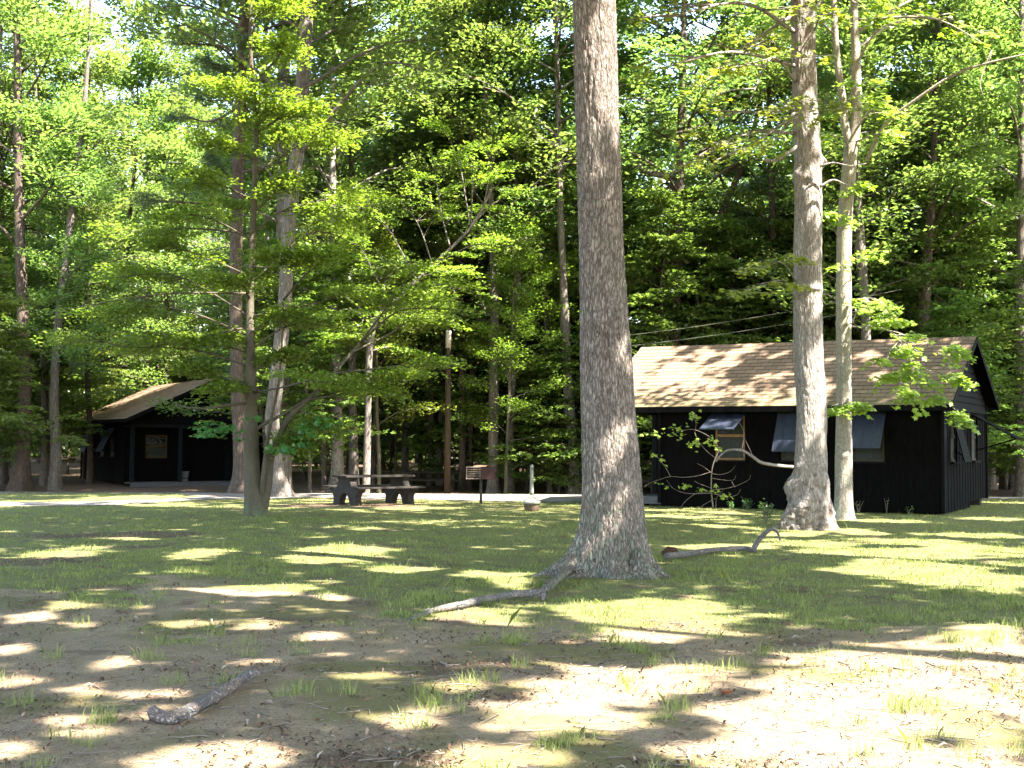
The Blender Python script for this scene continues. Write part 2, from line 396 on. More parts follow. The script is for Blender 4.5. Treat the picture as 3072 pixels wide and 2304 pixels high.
# ------------------------------------------------------------------ what the sun reaches: gaps in the canopy, given as patches on the ground plane
def gproj(P):
    P = np.atleast_2d(P); return P[:, :2] - S[None, :2] * (P[:, 2:3] / S[2])
ELL = []
def lit_ground(cx, cy, rx, ry, k=1.0):
    c = G(cx, cy); x0 = G(cx - rx, cy)[0]; x1 = G(cx + rx, cy)[0]; y0 = G(cx, cy + ry)[1]; y1 = G(cx, cy - ry)[1]
    ELL.append((c[0], (y0 + y1) / 2, (x1 - x0) / 2, (y1 - y0) / 2, k))
def lit_at(P, r, k=1.0, ry=None):
    g = gproj(np.array(P))[0]; ELL.append((g[0], g[1], r, ry or r, k))
for e in [(560, 1280, 110, 13), (720, 1292, 60, 8), (45, 1335, 70, 14), (150, 1306, 70, 9), (700, 1376, 60, 9), (560, 1347, 60, 9), (265, 1440, 60, 13),
          (205, 1492, 60, 14), (450, 1632, 185, 44), (5, 1408, 60, 12), (1260, 1508, 185, 48), (1120, 1535, 90, 18), (1090, 1635, 150, 40), (1420, 1338, 225, 36), (1540, 1358, 130, 18),
          (1000, 1328, 95, 20), (1050, 1247, 85, 12), (1110, 1262, 60, 9), (2060, 1240, 210, 30), (1900, 1225, 120, 10), (1880, 1197, 190, 12), (2110, 1188, 130, 16), (2010, 1585, 360, 95), (2110, 1480, 240, 70), (1850, 1640, 300, 60), (2180, 1420, 90, 40),
          (1700, 1625, 230, 40), (1640, 1487, 95, 12), (2140, 1400, 100, 22), (740, 1196, 120, 16), (450, 1203, 70, 11), (150, 1192, 110, 8), (60, 1090, 120, 14), (300, 1078, 170, 9),
          (1050, 1072, 260, 13), (850, 1060, 160, 8), (1180, 1078, 90, 9), (700, 1056, 70, 5), (1490, 1112, 120, 11), (1560, 1180, 130, 8), (1850, 1150, 100, 10), (1780, 1440, 120, 12),
          (1000, 1128, 90, 6), (330, 1092, 120, 6), (1750, 1172, 130, 10), (1690, 1150, 80, 8), (900, 1098, 90, 4), (830, 1232, 80, 10),
          (1500, 1455, 120, 14), (1850, 1420, 120, 12), (10, 1620, 90, 20), (1960, 1170, 120, 8), (2120, 1155, 110, 6), (1560, 1135, 80, 5), (420, 1345, 70, 6), (980, 1485, 70, 10), (860, 1540, 90, 10),
          (330, 1500, 90, 7), (300, 1545, 120, 7), (2160, 1120, 80, 5), (1900, 1125, 120, 5), (2190, 1085, 60, 4), (250, 1165, 90, 5)]:
    lit_ground(e[0] * 1.3888, e[1] * 1.3888, e[2] * 1.3888, e[3] * 1.3888 * (1.3 if e[1] > 1185 else 1.0))
def lit_mask(g):
    """0 shade .. 1 sun, on ground-plane points (n,2)"""
    x = g[:, 0]; y = g[:, 1]
    wx = (fbm(x * .8, y * .8, seed=5) - .5) * 2.6; wy = (fbm(x * .8, y * .8, seed=9) - .5) * 2.6
    rag = (fbm(x * 3.1, y * 3.1, seed=15, oct=3) - .5) * 1.5
    m = np.zeros(len(g))
    for cx, cy, rx, ry, k in ELL:
        rx_ = max(rx, .12); ry_ = max(ry, .12)
        d = np.sqrt(((x - cx + wx * min(rx_, 1.2) * .8) / rx_) ** 2 + ((y - cy + wy * min(ry_, 1.) * .8) / ry_) ** 2) + rag * (.5 if rx_ > .45 else .12)
        m = np.maximum(m, k * (1 - sstep(.75, 1.3, d)))
    return m

# ================================================================== ground
_G0 = G
def G(sx, sy, z=None):
    if z is not None: return _G0(sx, sy, z)
    p = _G0(sx, sy)
    for _ in range(4): p = _G0(sx, sy, float(gz(np.array([p[0]]), np.array([p[1]]))[0]))
    return p
def gz(x, y):
    x = np.asarray(x, float); y = np.asarray(y, float)
    z = (fbm(x * .22, y * .22, seed=31, oct=3) - .5) * .10 + (fbm(x * 1.3, y * 1.3, seed=33, oct=3) - .5) * .035
    z = z + .10 * np.exp(-(((x - 3.9) / .8) ** 2 + ((y - 10.6) / .8) ** 2))          # low mound at the right
    far = sstep(44, 75, y); z = z * (1 - .6 * sstep(20, 30, y)) - .28 * sstep(38, 48, y) * (1 - far) + far * .5 * (fbm(x * .06, y * .06, seed=8, oct=2))
    return z
def grassness(x, y):
    """0 bare soil .. 1 turf (world), built from the photo's zones"""
    n = fbm(x * .55, y * .55, seed=41) - .5; n2 = fbm(x * 1.9, y * 1.9, seed=43) - .5
    edge = 12.2 + np.interp(x, [-8, -5, -3.5, -1.5, 0, 1.5, 3, 5], [3.2, 2.8, 2.2, 1.4, .2, -.6, -1.6, -2.2])
    g = sstep(-2.2, 2.0, (y - edge) + n * 8 + n2 * 4.5)
    g = g * sstep(.0, .5, 45 + n * 5 - y)
    return g
def litterness(x, y):
    n = fbm(x * .5, y * .5, seed=51) - .5
    m = sstep(44.5, 47, y + n * 5)
    for cx, cy, rx, ry in ((-7.2, 22.0, 2.6, 1.0), (-6.4, 17.5, 1.7, .8), (-5.4, 19.6, 1.2, .5), (-3.4, 32.4, 2.6, 1.2), (-3.9, 16.8, .9, .3), (-4.6, 37, 3, 1.2)):
        m = np.maximum(m, .8 * (1 - sstep(.3, 1.3, np.hypot((x - cx) / rx, (y - cy) / ry) + n * 1.6)))
    m = np.maximum(m, .55 * sstep(.50, .75, fbm(x * 2.2, y * 2.2, seed=57)))
    return m
_xs = np.concatenate([np.linspace(-260, -30, 24)[:-1], np.arange(-30, -11, .5), np.arange(-11, 11, .07), np.arange(11, 30, .5), np.linspace(30, 260, 24)])
_ys = np.concatenate([np.linspace(-60, 3, 16)[:-1], np.arange(3, 24, .07), np.arange(24, 60, .25), np.linspace(60, 400, 40)])
_X, _Y = np.meshgrid(_xs, _ys); _Z = gz(_X, _Y); _nx = len(_xs); _ny = len(_ys)
_V = np.stack([_X, _Y, _Z], -1).reshape(-1, 3)
_i = (np.arange(_ny - 1)[:, None] * _nx + np.arange(_nx - 1)[None]).ravel()
_me = mesh_np('ground', _V, np.stack([_i, _i + 1, _i + _nx + 1, _i + _nx], -1), smooth=True)
_g = grassness(_V[:, 0], _V[:, 1]); _mo = sstep(.40, .72, fbm(_V[:, 0] * 1.1, _V[:, 1] * 1.1, seed=61)) * .72
_mo = np.maximum(_mo, 1 - sstep(.8, 1.6, np.hypot((_V[:, 0] - 1.5) / 1.8, (_V[:, 1] - 14.5) / 1.5)))
for nme, arr in (('grass', _g), ('moss', _mo), ('litter', litterness(_V[:, 0], _V[:, 1]))):
    a = _me.attributes.new(nme, 'FLOAT', 'POINT'); a.data.foreach_set('value', arr.astype(np.float32))
tag(obj('ground', _me, 'ground_soil'), kind='structure')

# gravel drive: its own sheet just above the soil, with a ragged edge
def drive_mask(x, y):
    n = (fbm(x * .6, y * .6, seed=71) - .5) * 3.0
    near = np.interp(x, [-40, -16, -13, -10, -8, -5.5, -1, 4, 8, 13, 16, 40], [30.5, 31, 30.6, 31.5, 35.5, 37.0, 35.3, 35.4, 37.6, 38.0, 38.2, 40])
    farr = np.interp(x, [-40, -12, -8, 0, 6, 14, 40], [44.0, 45.5, 45.5, 43.0, 42.5, 41.0, 43])
    m = (y > near + n * .5) & (y < farr + n * .4)
    isl = np.hypot((x + 13.2) / 4.2, (y - 36.5) / 3.2) + n * .12 < 1.0          # grass island in the drive
    return m & ~isl
_xs = np.arange(-40, 40, .25); _ys = np.arange(28, 48, .25); _X, _Y = np.meshgrid(_xs, _ys); _nx = len(_xs)
_V = np.stack([_X, _Y, gz(_X, _Y) + .012], -1).reshape(-1, 3)
_i = (np.arange(len(_ys) - 1)[:, None] * _nx + np.arange(_nx - 1)[None]).ravel()
_k = drive_mask(_V[_i, 0] + .1, _V[_i, 1] + .1)
_i = _i[_k]; tag(obj('gravel_drive', mesh_np('gravel_drive', _V, np.stack([_i, _i + 1, _i + _nx + 1, _i + _nx], -1), smooth=True), 'gravel'), kind='structure')

# ================================================================== cabins
TH = .497
CW, CL, WALL_L = 6.0, 7.7, 6.77      # depth, length with porch, length of the room
EF, EB, RZ, RY = 2.47, 2.64, 4.226, 3.0
OVF, OVB, OVR, OVP = .45, .45, .30, .88
def slope_strip(mb, y0, z0, y1, z1, x0, x1):
    ln = math.hypot(y1 - y0, z1 - z0); n = int(round(ln / .215)); dy = (y1 - y0) / n; dz = (z1 - z0) / n
    ny, nz = -(z1 - z0) / ln, (y1 - y0) / ln
    if nz < 0: ny, nz = -ny, -nz
    for i in range(n):
        a = (y0 + dy * i + ny * .010, z0 + dz * i + nz * .010); b = (y0 + dy * (i + 1) + ny * .004, z0 + dz * (i + 1) + nz * .004)
        c = (y0 + dy * i + ny * .002, z0 + dz * i + nz * .002)
        mb.add([(x0, *a), (x1, *a), (x1, *b), (x0, *b), (x0, *c), (x1, *c)], [(0, 1, 2, 3), (4, 5, 1, 0), (4, 0, 3), (5, 2, 1)])
def boards(mb, L, zlo, zhi, openings, place, w=.19, th=.026):
    """vertical boards along s in 0..L; openings (s0,s1,z0,z1); place(s, out, z) -> point"""
    cuts = sorted(set([round(i * w, 4) for i in range(int(L / w) + 1)] + [L] + [o for op in openings for o in op[:2]]))
    for i in range(len(cuts) - 1):
        a, b = cuts[i], cuts[i + 1]
        if b - a < .004: continue
        k = int((a + b) / 2 / w); t = th + (.009 if k % 2 else 0) + .002 * ((k * 7) % 5) / 5
        lo = zlo(a) if callable(zlo) else zlo; hi = zhi((a + b) / 2) if callable(zhi) else zhi
        segs = [(lo, hi)]
        for s0, s1, z0, z1 in openings:
            if a >= s0 - 1e-6 and b <= s1 + 1e-6: segs = [(p, q) for (l, h) in segs for p, q in ((l, min(h, z0)), (max(l, z1), h)) if q - p > .01]
        for l, h in segs:
            vs = [place(s, o, z) for z in (l, h) for s, o in ((a, 0), (b, 0), (b, t), (a, t))]
            mb.add(vs, [(3, 2, 1, 0), (4, 5, 6, 7), (0, 1, 5, 4), (1, 2, 6, 5), (2, 3, 7, 6), (3, 0, 4, 7)])
def window(root, place, s0, s1, z0, z1, ang, ln=1.06, fw=.05, rail=None, prop=True, shutter=True, fm='dull_pine', sm='shutter_paint'):
    f = MB()
    def bx(a, b, o0, o1, l, h):
        vs = [place(s, o, z) for z in (l, h) for s, o in ((a, o0), (b, o0), (b, o1), (a, o1))]
        f.add(vs, [(3, 2, 1, 0), (4, 5, 6, 7), (0, 1, 5, 4), (1, 2, 6, 5), (2, 3, 7, 6), (3, 0, 4, 7)])
    bx(s0, s0 + fw, -.05, -.005, z0, z1); bx(s1 - fw, s1, -.05, -.005, z0, z1)
    bx(s0 + fw, s1 - fw, -.05, -.005, z0, z0 + fw); bx(s0 + fw, s1 - fw, -.05, -.005, z1 - fw, z1)
    zr = rail or (z0 + z1) / 2 + .12
    bx(s0 + fw, s1 - fw, -.048, -.007, zr, zr + .065)
    w = f.build('window', fm, root)
    m = MB(); vs = [place(s, -.03, z) for s, z in ((s0 + fw, z0 + fw), (s1 - fw, z0 + fw), (s1 - fw, z1 - fw), (s0 + fw, z1 - fw))]
    m.add(vs, [(0, 1, 2, 3)]); m.build('screen', 'insect_screen', w)
    m = MB(); a, b, o0, o1, l, h = s0 - .05, s1 + .05, .05, .11, z0 - .05, z0 - .002
    vs = [place(s, o, z) for z in (l, h) for s, o in ((a, o0), (b, o0), (b, o1), (a, o1))]
    m.add(vs, [(3, 2, 1, 0), (4, 5, 6, 7), (0, 1, 5, 4), (1, 2, 6, 5), (2, 3, 7, 6), (3, 0, 4, 7)]); m.build('sill', 'black_wood_worn', w)
    if shutter:
        m = MB(); e = .05
        o_, z_ = sin(ang) * ln, -cos(ang) * ln; no, nz_ = cos(ang) * .022, sin(ang) * .022
        nb = 4
        for k in range(nb):
            a = s0 - e + (s1 - s0 + 2 * e) * k / nb; b = s0 - e + (s1 - s0 + 2 * e) * (k + 1) / nb - .004
            q = [(.05, z1 + .04), (.05 + o_, z1 + .04 + z_), (.05 + o_ + no, z1 + .04 + z_ + nz_), (.05 + no, z1 + .04 + nz_)]
            m.add([place(a, o, z) for o, z in q] + [place(b, o, z) for o, z in q], [(0, 1, 2, 3), (7, 6, 5, 4), (0, 4, 5, 1), (1, 5, 6, 2), (2, 6, 7, 3), (3, 7, 4, 0)])
        sh = m.build('shutter', sm, root)
        for fr in (.12, .88):
            m = MB()
            q = [(.05 - no * 1.2 + o_ * fr, z1 + .04 - nz_ * 1.2 + z_ * fr), (.05 - no * 1.2 + o_ * (fr + .07), z1 + .04 - nz_ * 1.2 + z_ * (fr + .07)), (.048 + o_ * (fr + .07), z1 + .038 + z_ * (fr + .07)), (.048 + o_ * fr, z1 + .038 + z_ * fr)]
            a, b = s0, s1
            m.add([place(a, o, z) for o, z in q] + [place(b, o, z) for o, z in q], [(0, 1, 2, 3), (7, 6, 5, 4), (0, 4, 5, 1), (1, 5, 6, 2), (2, 6, 7, 3), (3, 7, 4, 0)])
            m.build('cleat', 'black_wood', sh)
        if prop:
            m = MB(); m.bar(place(s1 - .06, -.0, z0 + .25), place(s1 - .06, .05 + o_ * .93, z1 + .04 + z_ * .93 - .03), .03, .03, (0.3, .2, .9)); m.build('prop', 'black_wood_worn', sh)
def make_cabin(name, loc, rz, scale, label, angs, porch_bits):
    r = empty(name, loc, rz, label, 'cabin'); r.scale = (scale,) * 3
    x0, x1 = -CL - OVP, OVR
    m = MB(); slope_strip(m, -OVF, EF, RY, RZ, x0, x1); slope_strip(m, CW + OVB, EB, RY, RZ, x0, x1)
    for i in range(int((x1 - x0) / .3)):                                         # ridge caps
        a = x0 + i * (x1 - x0) / int((x1 - x0) / .3); b = a + .31; h = .018 + .004 * (i % 2)
        m.add([(a, RY - .15, RZ - .062), (b, RY - .15, RZ - .066), (b, RY, RZ + h - .004), (a, RY, RZ + h), (a, RY + .15, RZ - .058), (b, RY + .15, RZ - .062)], [(0, 1, 2, 3), (3, 2, 5, 4)])
    ro = m.build('roof', 'shingles', r); me = ro.data; uv = me.uv_layers.new(name='uv')
    lf = math.hypot(RY + OVF, RZ - EF); lb = math.hypot(CW + OVB - RY, RZ - EB)
    for p in me.polygons:
        f = p.center.y < RY
        for li in p.loop_indices:
            v = me.vertices[me.loops[li].vertex_index].co
            t = (v.y + OVF) / (RY + OVF) * lf if f else (CW + OVB - v.y) / (CW + OVB - RY) * lb
            uv.data[li].uv = (v.x + 20, t + .001)
    d = MB()                                                                      # deck under the shingles, rafters, rake and eave boards
    for (ya, za, yb, zb) in ((-OVF + .01, EF, RY, RZ), (RY, RZ, CW + OVB - .01, EB)):
        d.add([(x, y, z) for x in (x0 + .01, x1 - .01) for y, z in ((ya, za - .004), (yb, zb - .004), (yb, zb - .03), (ya, za - .03))], [(0, 1, 2, 3), (7, 6, 5, 4), (0, 4, 5, 1), (1, 5, 6, 2), (2, 6, 7, 3), (3, 7, 4, 0)])
    for i in range(14):
        x = x0 + .3 + i * (x1 - x0 - .6) / 13
        d.bar((x, -OVF + .05, EF - .08), (x, RY, RZ - .09), .045, .09); d.bar((x, CW + OVB - .05, EB - .08), (x, RY, RZ - .09), .045, .09)
    d.build('roof_deck', 'black_wood', ro)
    t = MB()
    for x in (x0 - .022, x1 + .002):
        t.bar((x + .01, -OVF - .01, EF - .075), (x + .01, RY, RZ - .07), .02, .13); t.bar((x + .01, CW + OVB + .01, EB - .075), (x + .01, RY, RZ - .07), .02, .13)
    t.box(x0, x1, -OVF - .025, -OVF - .003, EF - .13, EF - .006); t.box(x0, x1, CW + OVB + .003, CW + OVB + .025, EB - .13, EB - .006)
    t.build('fascia', 'black_wood_worn', ro)
    # walls; s runs along each wall
    pf = lambda s, o, z: (-s, -o, z); pb = lambda s, o, z: (-s, CW + o, z)
    pr = lambda s, o, z: (o, s, z); pl = lambda s, o, z: (-WALL_L - o, s, z)
    wf = [(1.27, 2.03, 1.18, 2.28), (2.96, 3.72, 1.18, 2.28), (4.60, 5.36, 1.18, 2.28)]
    wr = [(.95, 1.75, 1.18, 2.28), (3.9, 4.7, 1.18, 2.28)]
    wl = [(4.35, 5.2, 1.15, 2.05), (1.15, 2.05, .25, 2.18)]
    top = lambda s: (EF - .03 + (RZ - EF) * (s + OVF) / (RY + OVF) if s < RY else EB - .03 + (RZ - EB) * (CW + OVB - s) / (CW + OVB - RY)) - .08
    w = MB()
    boards(w, WALL_L, .03, EF + .16, wf, pf); boards(w, WALL_L, .16, EB + .16, wf, pb)
    boards(w, CW, lambda s: .03 if s < 3.3 else .17, 2.46, wr, pr); boards(w, CW, .2, top, wl, pl)
    w.build('wall', 'black_wood', r)
    for side in (0, 1):                                                            # lapped boards of the gables
        g = MB()
        z = 2.46
        while z < RZ - .2:
            h = .155; zt = z + h
            ya = -OVF + (zt + .12 - EF) / (RZ - EF) * (RY + OVF); yb = CW + OVB - (zt + .12 - EB) / (RZ - EB) * (CW + OVB - RY)
            ya = max(ya, .0); yb = min(yb, CW)
            if yb - ya > .1:
                if side == 0: g.add([(.05, ya, z), (.05, yb, z), (.015, yb, zt), (.015, ya, zt), (0, ya, z), (0, yb, z), (0, yb, zt), (0, ya, zt)], [(0, 1, 2, 3), (4, 5, 1, 0), (5, 6, 2, 1), (6, 7, 3, 2), (7, 4, 0, 3)])
                else: g.add([(-CL - .05, ya, z), (-CL - .05, yb, z), (-CL - .015, yb, zt), (-CL - .015, ya, zt), (-CL, ya, z), (-CL, yb, z), (-CL, yb, zt), (-CL, ya, zt)], [(0, 1, 2, 3), (4, 5, 1, 0), (5, 6, 2, 1), (6, 7, 3, 2), (7, 4, 0, 3)])
            z = zt
        g.build('gable_siding', 'black_wood_worn', r)
    tr = MB()
    for bx_ in ((.0, .075, -.075, .0, .03, EF + .02), (.002, .078, CW, CW + .075, .16, EB), (-WALL_L - .08, -WALL_L, -.076, -.0, .1, EF)): MB().box(*bx_).build('corner_board', 'black_wood_worn', r)
    MB().box(.052, .08, 0, CW, 2.38, 2.458).build('frieze_board', 'black_wood_worn', r)
    for q_, ((a, b, c, e), an) in enumerate(zip(wf, angs[0])): window(r, pf, a, b, c, e, an, rail=1.74, fm='raw_pine' if q_ == 2 else 'dull_pine')
    for (a, b, c, e), an in zip(wf, angs[1]): window(r, pb, a, b, c, e, an, rail=1.74)
    for (a, b, c, e), an in zip(wr, angs[2]): window(r, pr, a, b, c, e, an, ln=1.18, rail=1.74, sm='black_wood_worn')
    window(r, pl, *wl[0], 0, shutter=False, rail=1.58, fm='shaded_pine')
    dm = MB(); dm.box(-WALL_L - .055, -WALL_L - .012, 1.16, 2.04, .26, 2.17)
    for k in range(3): dm.box(-WALL_L - .075, -WALL_L - .056, 1.17, 2.03, .4 + k * .75, .52 + k * .75)
    do = dm.build('door', 'black_wood_worn', r)
    hm = MB(); hm.lathe([(.02, 0), (.03, .015), (.03, .035), (.012, .045)], 10); h = hm.build('handle', 'iron_grate', do); h.rotation_euler = (0, -pi / 2, 0); h.location = (-WALL_L - .056, 1.25, 1.15)
    # floor, porch, posts, piers
    fl = MB(); fl.box(-WALL_L, -.02, .02, CW - .02, .17, .25); fl.build('room_floor', 'grey_board', r)
    pfm = MB()
    for k in range(34): pfm.box(-CL, -WALL_L - .04, k * CW / 34, (k + 1) * CW / 34 - .008, .21, .25)
    pfm.box(-CL + .02, -CL + .06, .01, CW - .01, .06, .208); pfm.box(-CL, -WALL_L, .005, .045, .06, .208)
    pfo = pfm.build('porch_floor', 'grey_board', r)
    for y in (.0, 1.62, 4.02, CW - .14):
        p = MB(); p.box(-CL + .0, -CL + .14, y, y + .14, .251, 2.33); p.build('porch_post', 'grey_trim', r, bevel=.006)
    b = MB(); b.box(-CL - .002, -CL + .142, -.02, CW + .02, 2.331, 2.455); b.box(-CL + .143, -WALL_L - .05, -.0, .09, 2.335, 2.43); b.box(-CL + .143, -WALL_L - .05, CW - .09, CW, 2.335, 2.43)
    b.build('porch_beam', 'grey_trim', r)
    for x in (-.35, -2.5, -4.7, -6.7, -CL + .15):
        for y in (.2, CW / 2, CW - .38):
            p = MB(); p.box(x, x + .28, y, y + .3, -.1, .17 if x > -6.9 else .058); p.build('pier', 'concrete', r, bevel=.01)
    return r
_a = np.array([sin(TH), cos(TH)]); _b = np.array([-cos(TH), sin(TH)])
_o = np.array([9.755, 29.06]) + _a * OVF + _b * OVR
CAB = make_cabin('cabin', (_o[0], _o[1], 0), -TH, 1.0, 'black boarded cabin with sunlit brown shingle roof and propped shutters, behind two pale trunks',
    (( radians(38), radians(29), radians(67)), (.5, .4, .6), (radians(14), radians(60))), None)
PH = radians(121); CSC = 1.01
def loc2(lx, ly): return np.array([cos(PH) * lx - sin(PH) * ly, sin(PH) * lx + cos(PH) * ly]) * CSC
_o2 = np.array([-14.45, 49.0]) - loc2(-CL - OVP, CW + OVB)
CAB2 = make_cabin('cabin', (_o2[0], _o2[1], -.28), PH, CSC, 'black cabin with open porch and mossy streaked roof, far back behind the gravel drive',
    ((.2, .3, .2), (.35, radians(62), .5), (.2, .2)), None)
# the step, number and bucket on the far cabin's porch
_s = MB(); _s.box(-CL - .42, -CL - .02, 2.2, 3.7, .0, .13); _s.build('step', 'grey_board', CAB2, bevel=.008)
_t = bpy.data.curves.new('house_number', 'FONT'); _t.body = '42'; _t.size = .17; _t.extrude = .006; _t.space_character = 1.5
_n = bpy.data.objects.new('house_number', _t); _dg = bpy.context.evaluated_depsgraph_get(); COL.objects.link(_n); _dg.update(); _nm = bpy.data.meshes.new_from_object(_n.evaluated_get(_dg)); bpy.data.objects.remove(_n)
_nm.materials.clear(); _n = obj('house_number', _nm, 'white_paint', CAB2)
_n.matrix_local = Matrix(((0, 0, -1, -WALL_L - .062), (-1, 0, 0, 2.9), (0, 1, 0, 2.02), (0, 0, 0, 1)))
_w = CAB2.location.to_2d() + Vector(loc2(-CL + .45, 3.78))
_bk = empty('waste_bin', (_w.x, _w.y, .25 * CSC - .28), 0, 'small grey bin standing on the porch of the far black cabin', 'bin')
_m2 = MB(); _m2.lathe([(.13, 0), (.17, .36), (.185, .365), (.185, .40), (.165, .40), (.12, .02)], 20); _m2.build('bucket', 'bucket_grey', _bk, smooth=False)
_m2 = MB(); _m2.lathe([(.172, .12), (.149, .12), (.152, .15), (.155, .15)], 20); _m2.build('band', 'grey_trim', _bk)

# ================================================================== picnic tables
def make_table(loc, rz, label):
    r = empty('picnic_table', loc, rz, label, 'picnic table', 'picnic tables')
    half = [(.0, .31), (.09, .295), (.18, .23), (.25, .12), (.28, .0), (.60, .0), (.555, .10), (.565, .22), (.64, .33), (.77, .375), (.77, .43), (.44, .43), (.34, .50), (.30, .60), (.37, .70)]
    poly = half + [(-a, b) for a, b in half[::-1][:-1]]
    for x in (-.76, .76):
        m = MB(); m.prism(poly, x - .085, x + .085, 'x'); m.build('end_frame', 'concrete', r)
    m = MB()
    for k in range(4): m.box(-.99, .99, -.37 + k * .187, -.37 + (k + 1) * .187 - .008, .701, .75)
    m.build('tabletop', 'table_wood', r, bevel=.004)
    for s in (-1, 1):
        m = MB(); m.box(-.99, .99, s * .74 - .145, s * .74 - .003, .431, .475); m.box(-.99, .99, s * .74 + .003, s * .74 + .145, .431, .475)
        m.build('seat', 'table_wood', r, bevel=.004)
    m = MB(); m.box(-.60, .60, -.02, .02, .40, .46); m.build('brace', 'table_wood', r)
    return r
def zat(x, y): return float(gz(np.array([x]), np.array([y]))[0])
make_table((-3.48, 33.2, zat(-3.5, 33.2) - .01), radians(36), 'dark picnic table with arched end frames, standing on trodden soil left of the grill')
make_table((-2.95, 48.2, zat(-2.95, 48.2) - .01), radians(3), 'dim picnic table half behind the wooden pole, at the edge of the forest')

# ================================================================== grill
_x, _y = -.79, 34.0
r = empty('park_grill', (_x, _y, zat(_x, _y)), radians(6), 'rusty charcoal grill on a thin iron post, grate swung out to the left', 'grill')
m = MB(); m.lathe([(.036, -.05), (.036, .615), (.06, .616), (.06, .63)], 12); m.build('post', 'dark_iron', r)
m = MB(); t_ = .008
m.box(-.03, .35, -.20, .20, .631, .639); m.box(-.03, .35, -.2 - t_, -.2, .631, .955); m.box(-.03, .35, .2, .2 + t_, .64, .94); m.box(.35, .35 + t_, -.2, .2, .631, .955)
m.build('firebox', 'rust', r)
m = MB()
for k in range(6): m.box(-.385, -.04, -.215, -.205, .655 + k * .055, .667 + k * .055)
m.box(-.40, -.386, -.218, -.203, .63, .96); m.box(-.039, -.031, -.218, -.203, .63, .96); m.box(-.386, -.04, -.216, -.204, .93, .96)
m.box(-.39, -.04, -.2, .18, .632, .64)
m.build('grate', 'iron_grate', r)
m = MB(); m.bar((-.035, -.19, .80), (-.12, -.32, .80), .014, .014); m.bar((-.035, .15, .80), (-.12, -.32, .80), .014, .014); m.build('handle', 'dark_iron', r)

# ================================================================== ash receptacle
_x, _y = .47, 30.5
r = empty('ash_receptacle', (_x, _y, zat(_x, _y)), 0, 'pale smokers post with a long neck on a round stony base, on the grass', 'ash receptacle')
m = MB(); m.lathe([(.150, -.02), (.165, .03), (.188, .16), (.186, .165)], 28); m.build('base', 'ash_base_stone', r, smooth=True)
m = MB(); m.lathe([(.190, .165), (.205, .168), (.207, .215), (.196, .228), (.16, .262), (.11, .296), (.070, .33), (.052, .37)], 28); m.build('lid', 'ash_plastic', r, smooth=True)
m = MB(); m.lathe([(.050, .371), (.046, .45), (.038, 1.0), (.041, 1.005), (.040, 1.04), (.030, 1.065), (.012, 1.078)], 20); nk = m.build('neck', 'ash_plastic', r, smooth=True)
m = MB(); m.lathe([(.014, -.002), (.014, .004)], 10); h = m.build('hole', 'dark_iron', nk); h.rotation_euler = (pi / 2, 0, 0); h.location = (.008, -.040, .985)

# ================================================================== pole and cables
_x, _y = -2.26, 46.3
r = empty('utility_pole', (_x, _y, zat(_x, _y) - .05), 0, 'bare brown wooden pole with a pale cut top, before the dark forest edge', 'pole')
m = MB(); m.lathe([(.115, 0), (.108, 2.5), (.098, 5.2)], 14); m.build('shaft', 'pole_wood', r, smooth=True)
m = MB(); m.lathe([(.100, 5.201), (.098, 5.78), (.085, 5.81)], 14); m.build('cap', 'dead_wood', r, smooth=True)
tb = Tubes()
def cable(a, b, sag, rad=.005, mat='cable_grey'):
    t = np.linspace(0, 1, 24)[:, None]; P = np.array(a) * (1 - t) + np.array(b) * t; P[:, 2] -= sag * 4 * (t * (1 - t))[:, 0]
    T = Tubes(); T.tube(P, np.full(24, rad), 5); return T
for i, (a, b, lab) in enumerate((((at(1830, 1012, 41)), (at(2705, 868, 38)), 'upper of two thin overhead cables crossing just above the cabin roof'),
                                 ((at(1830, 1044, 41)), (at(2705, 906, 38)), 'lower of two thin overhead cables crossing just above the cabin roof'))):
    tag(cable(a, b, .12).build('overhead_cable', 'cable_grey'), lab, 'cable', 'overhead cables')

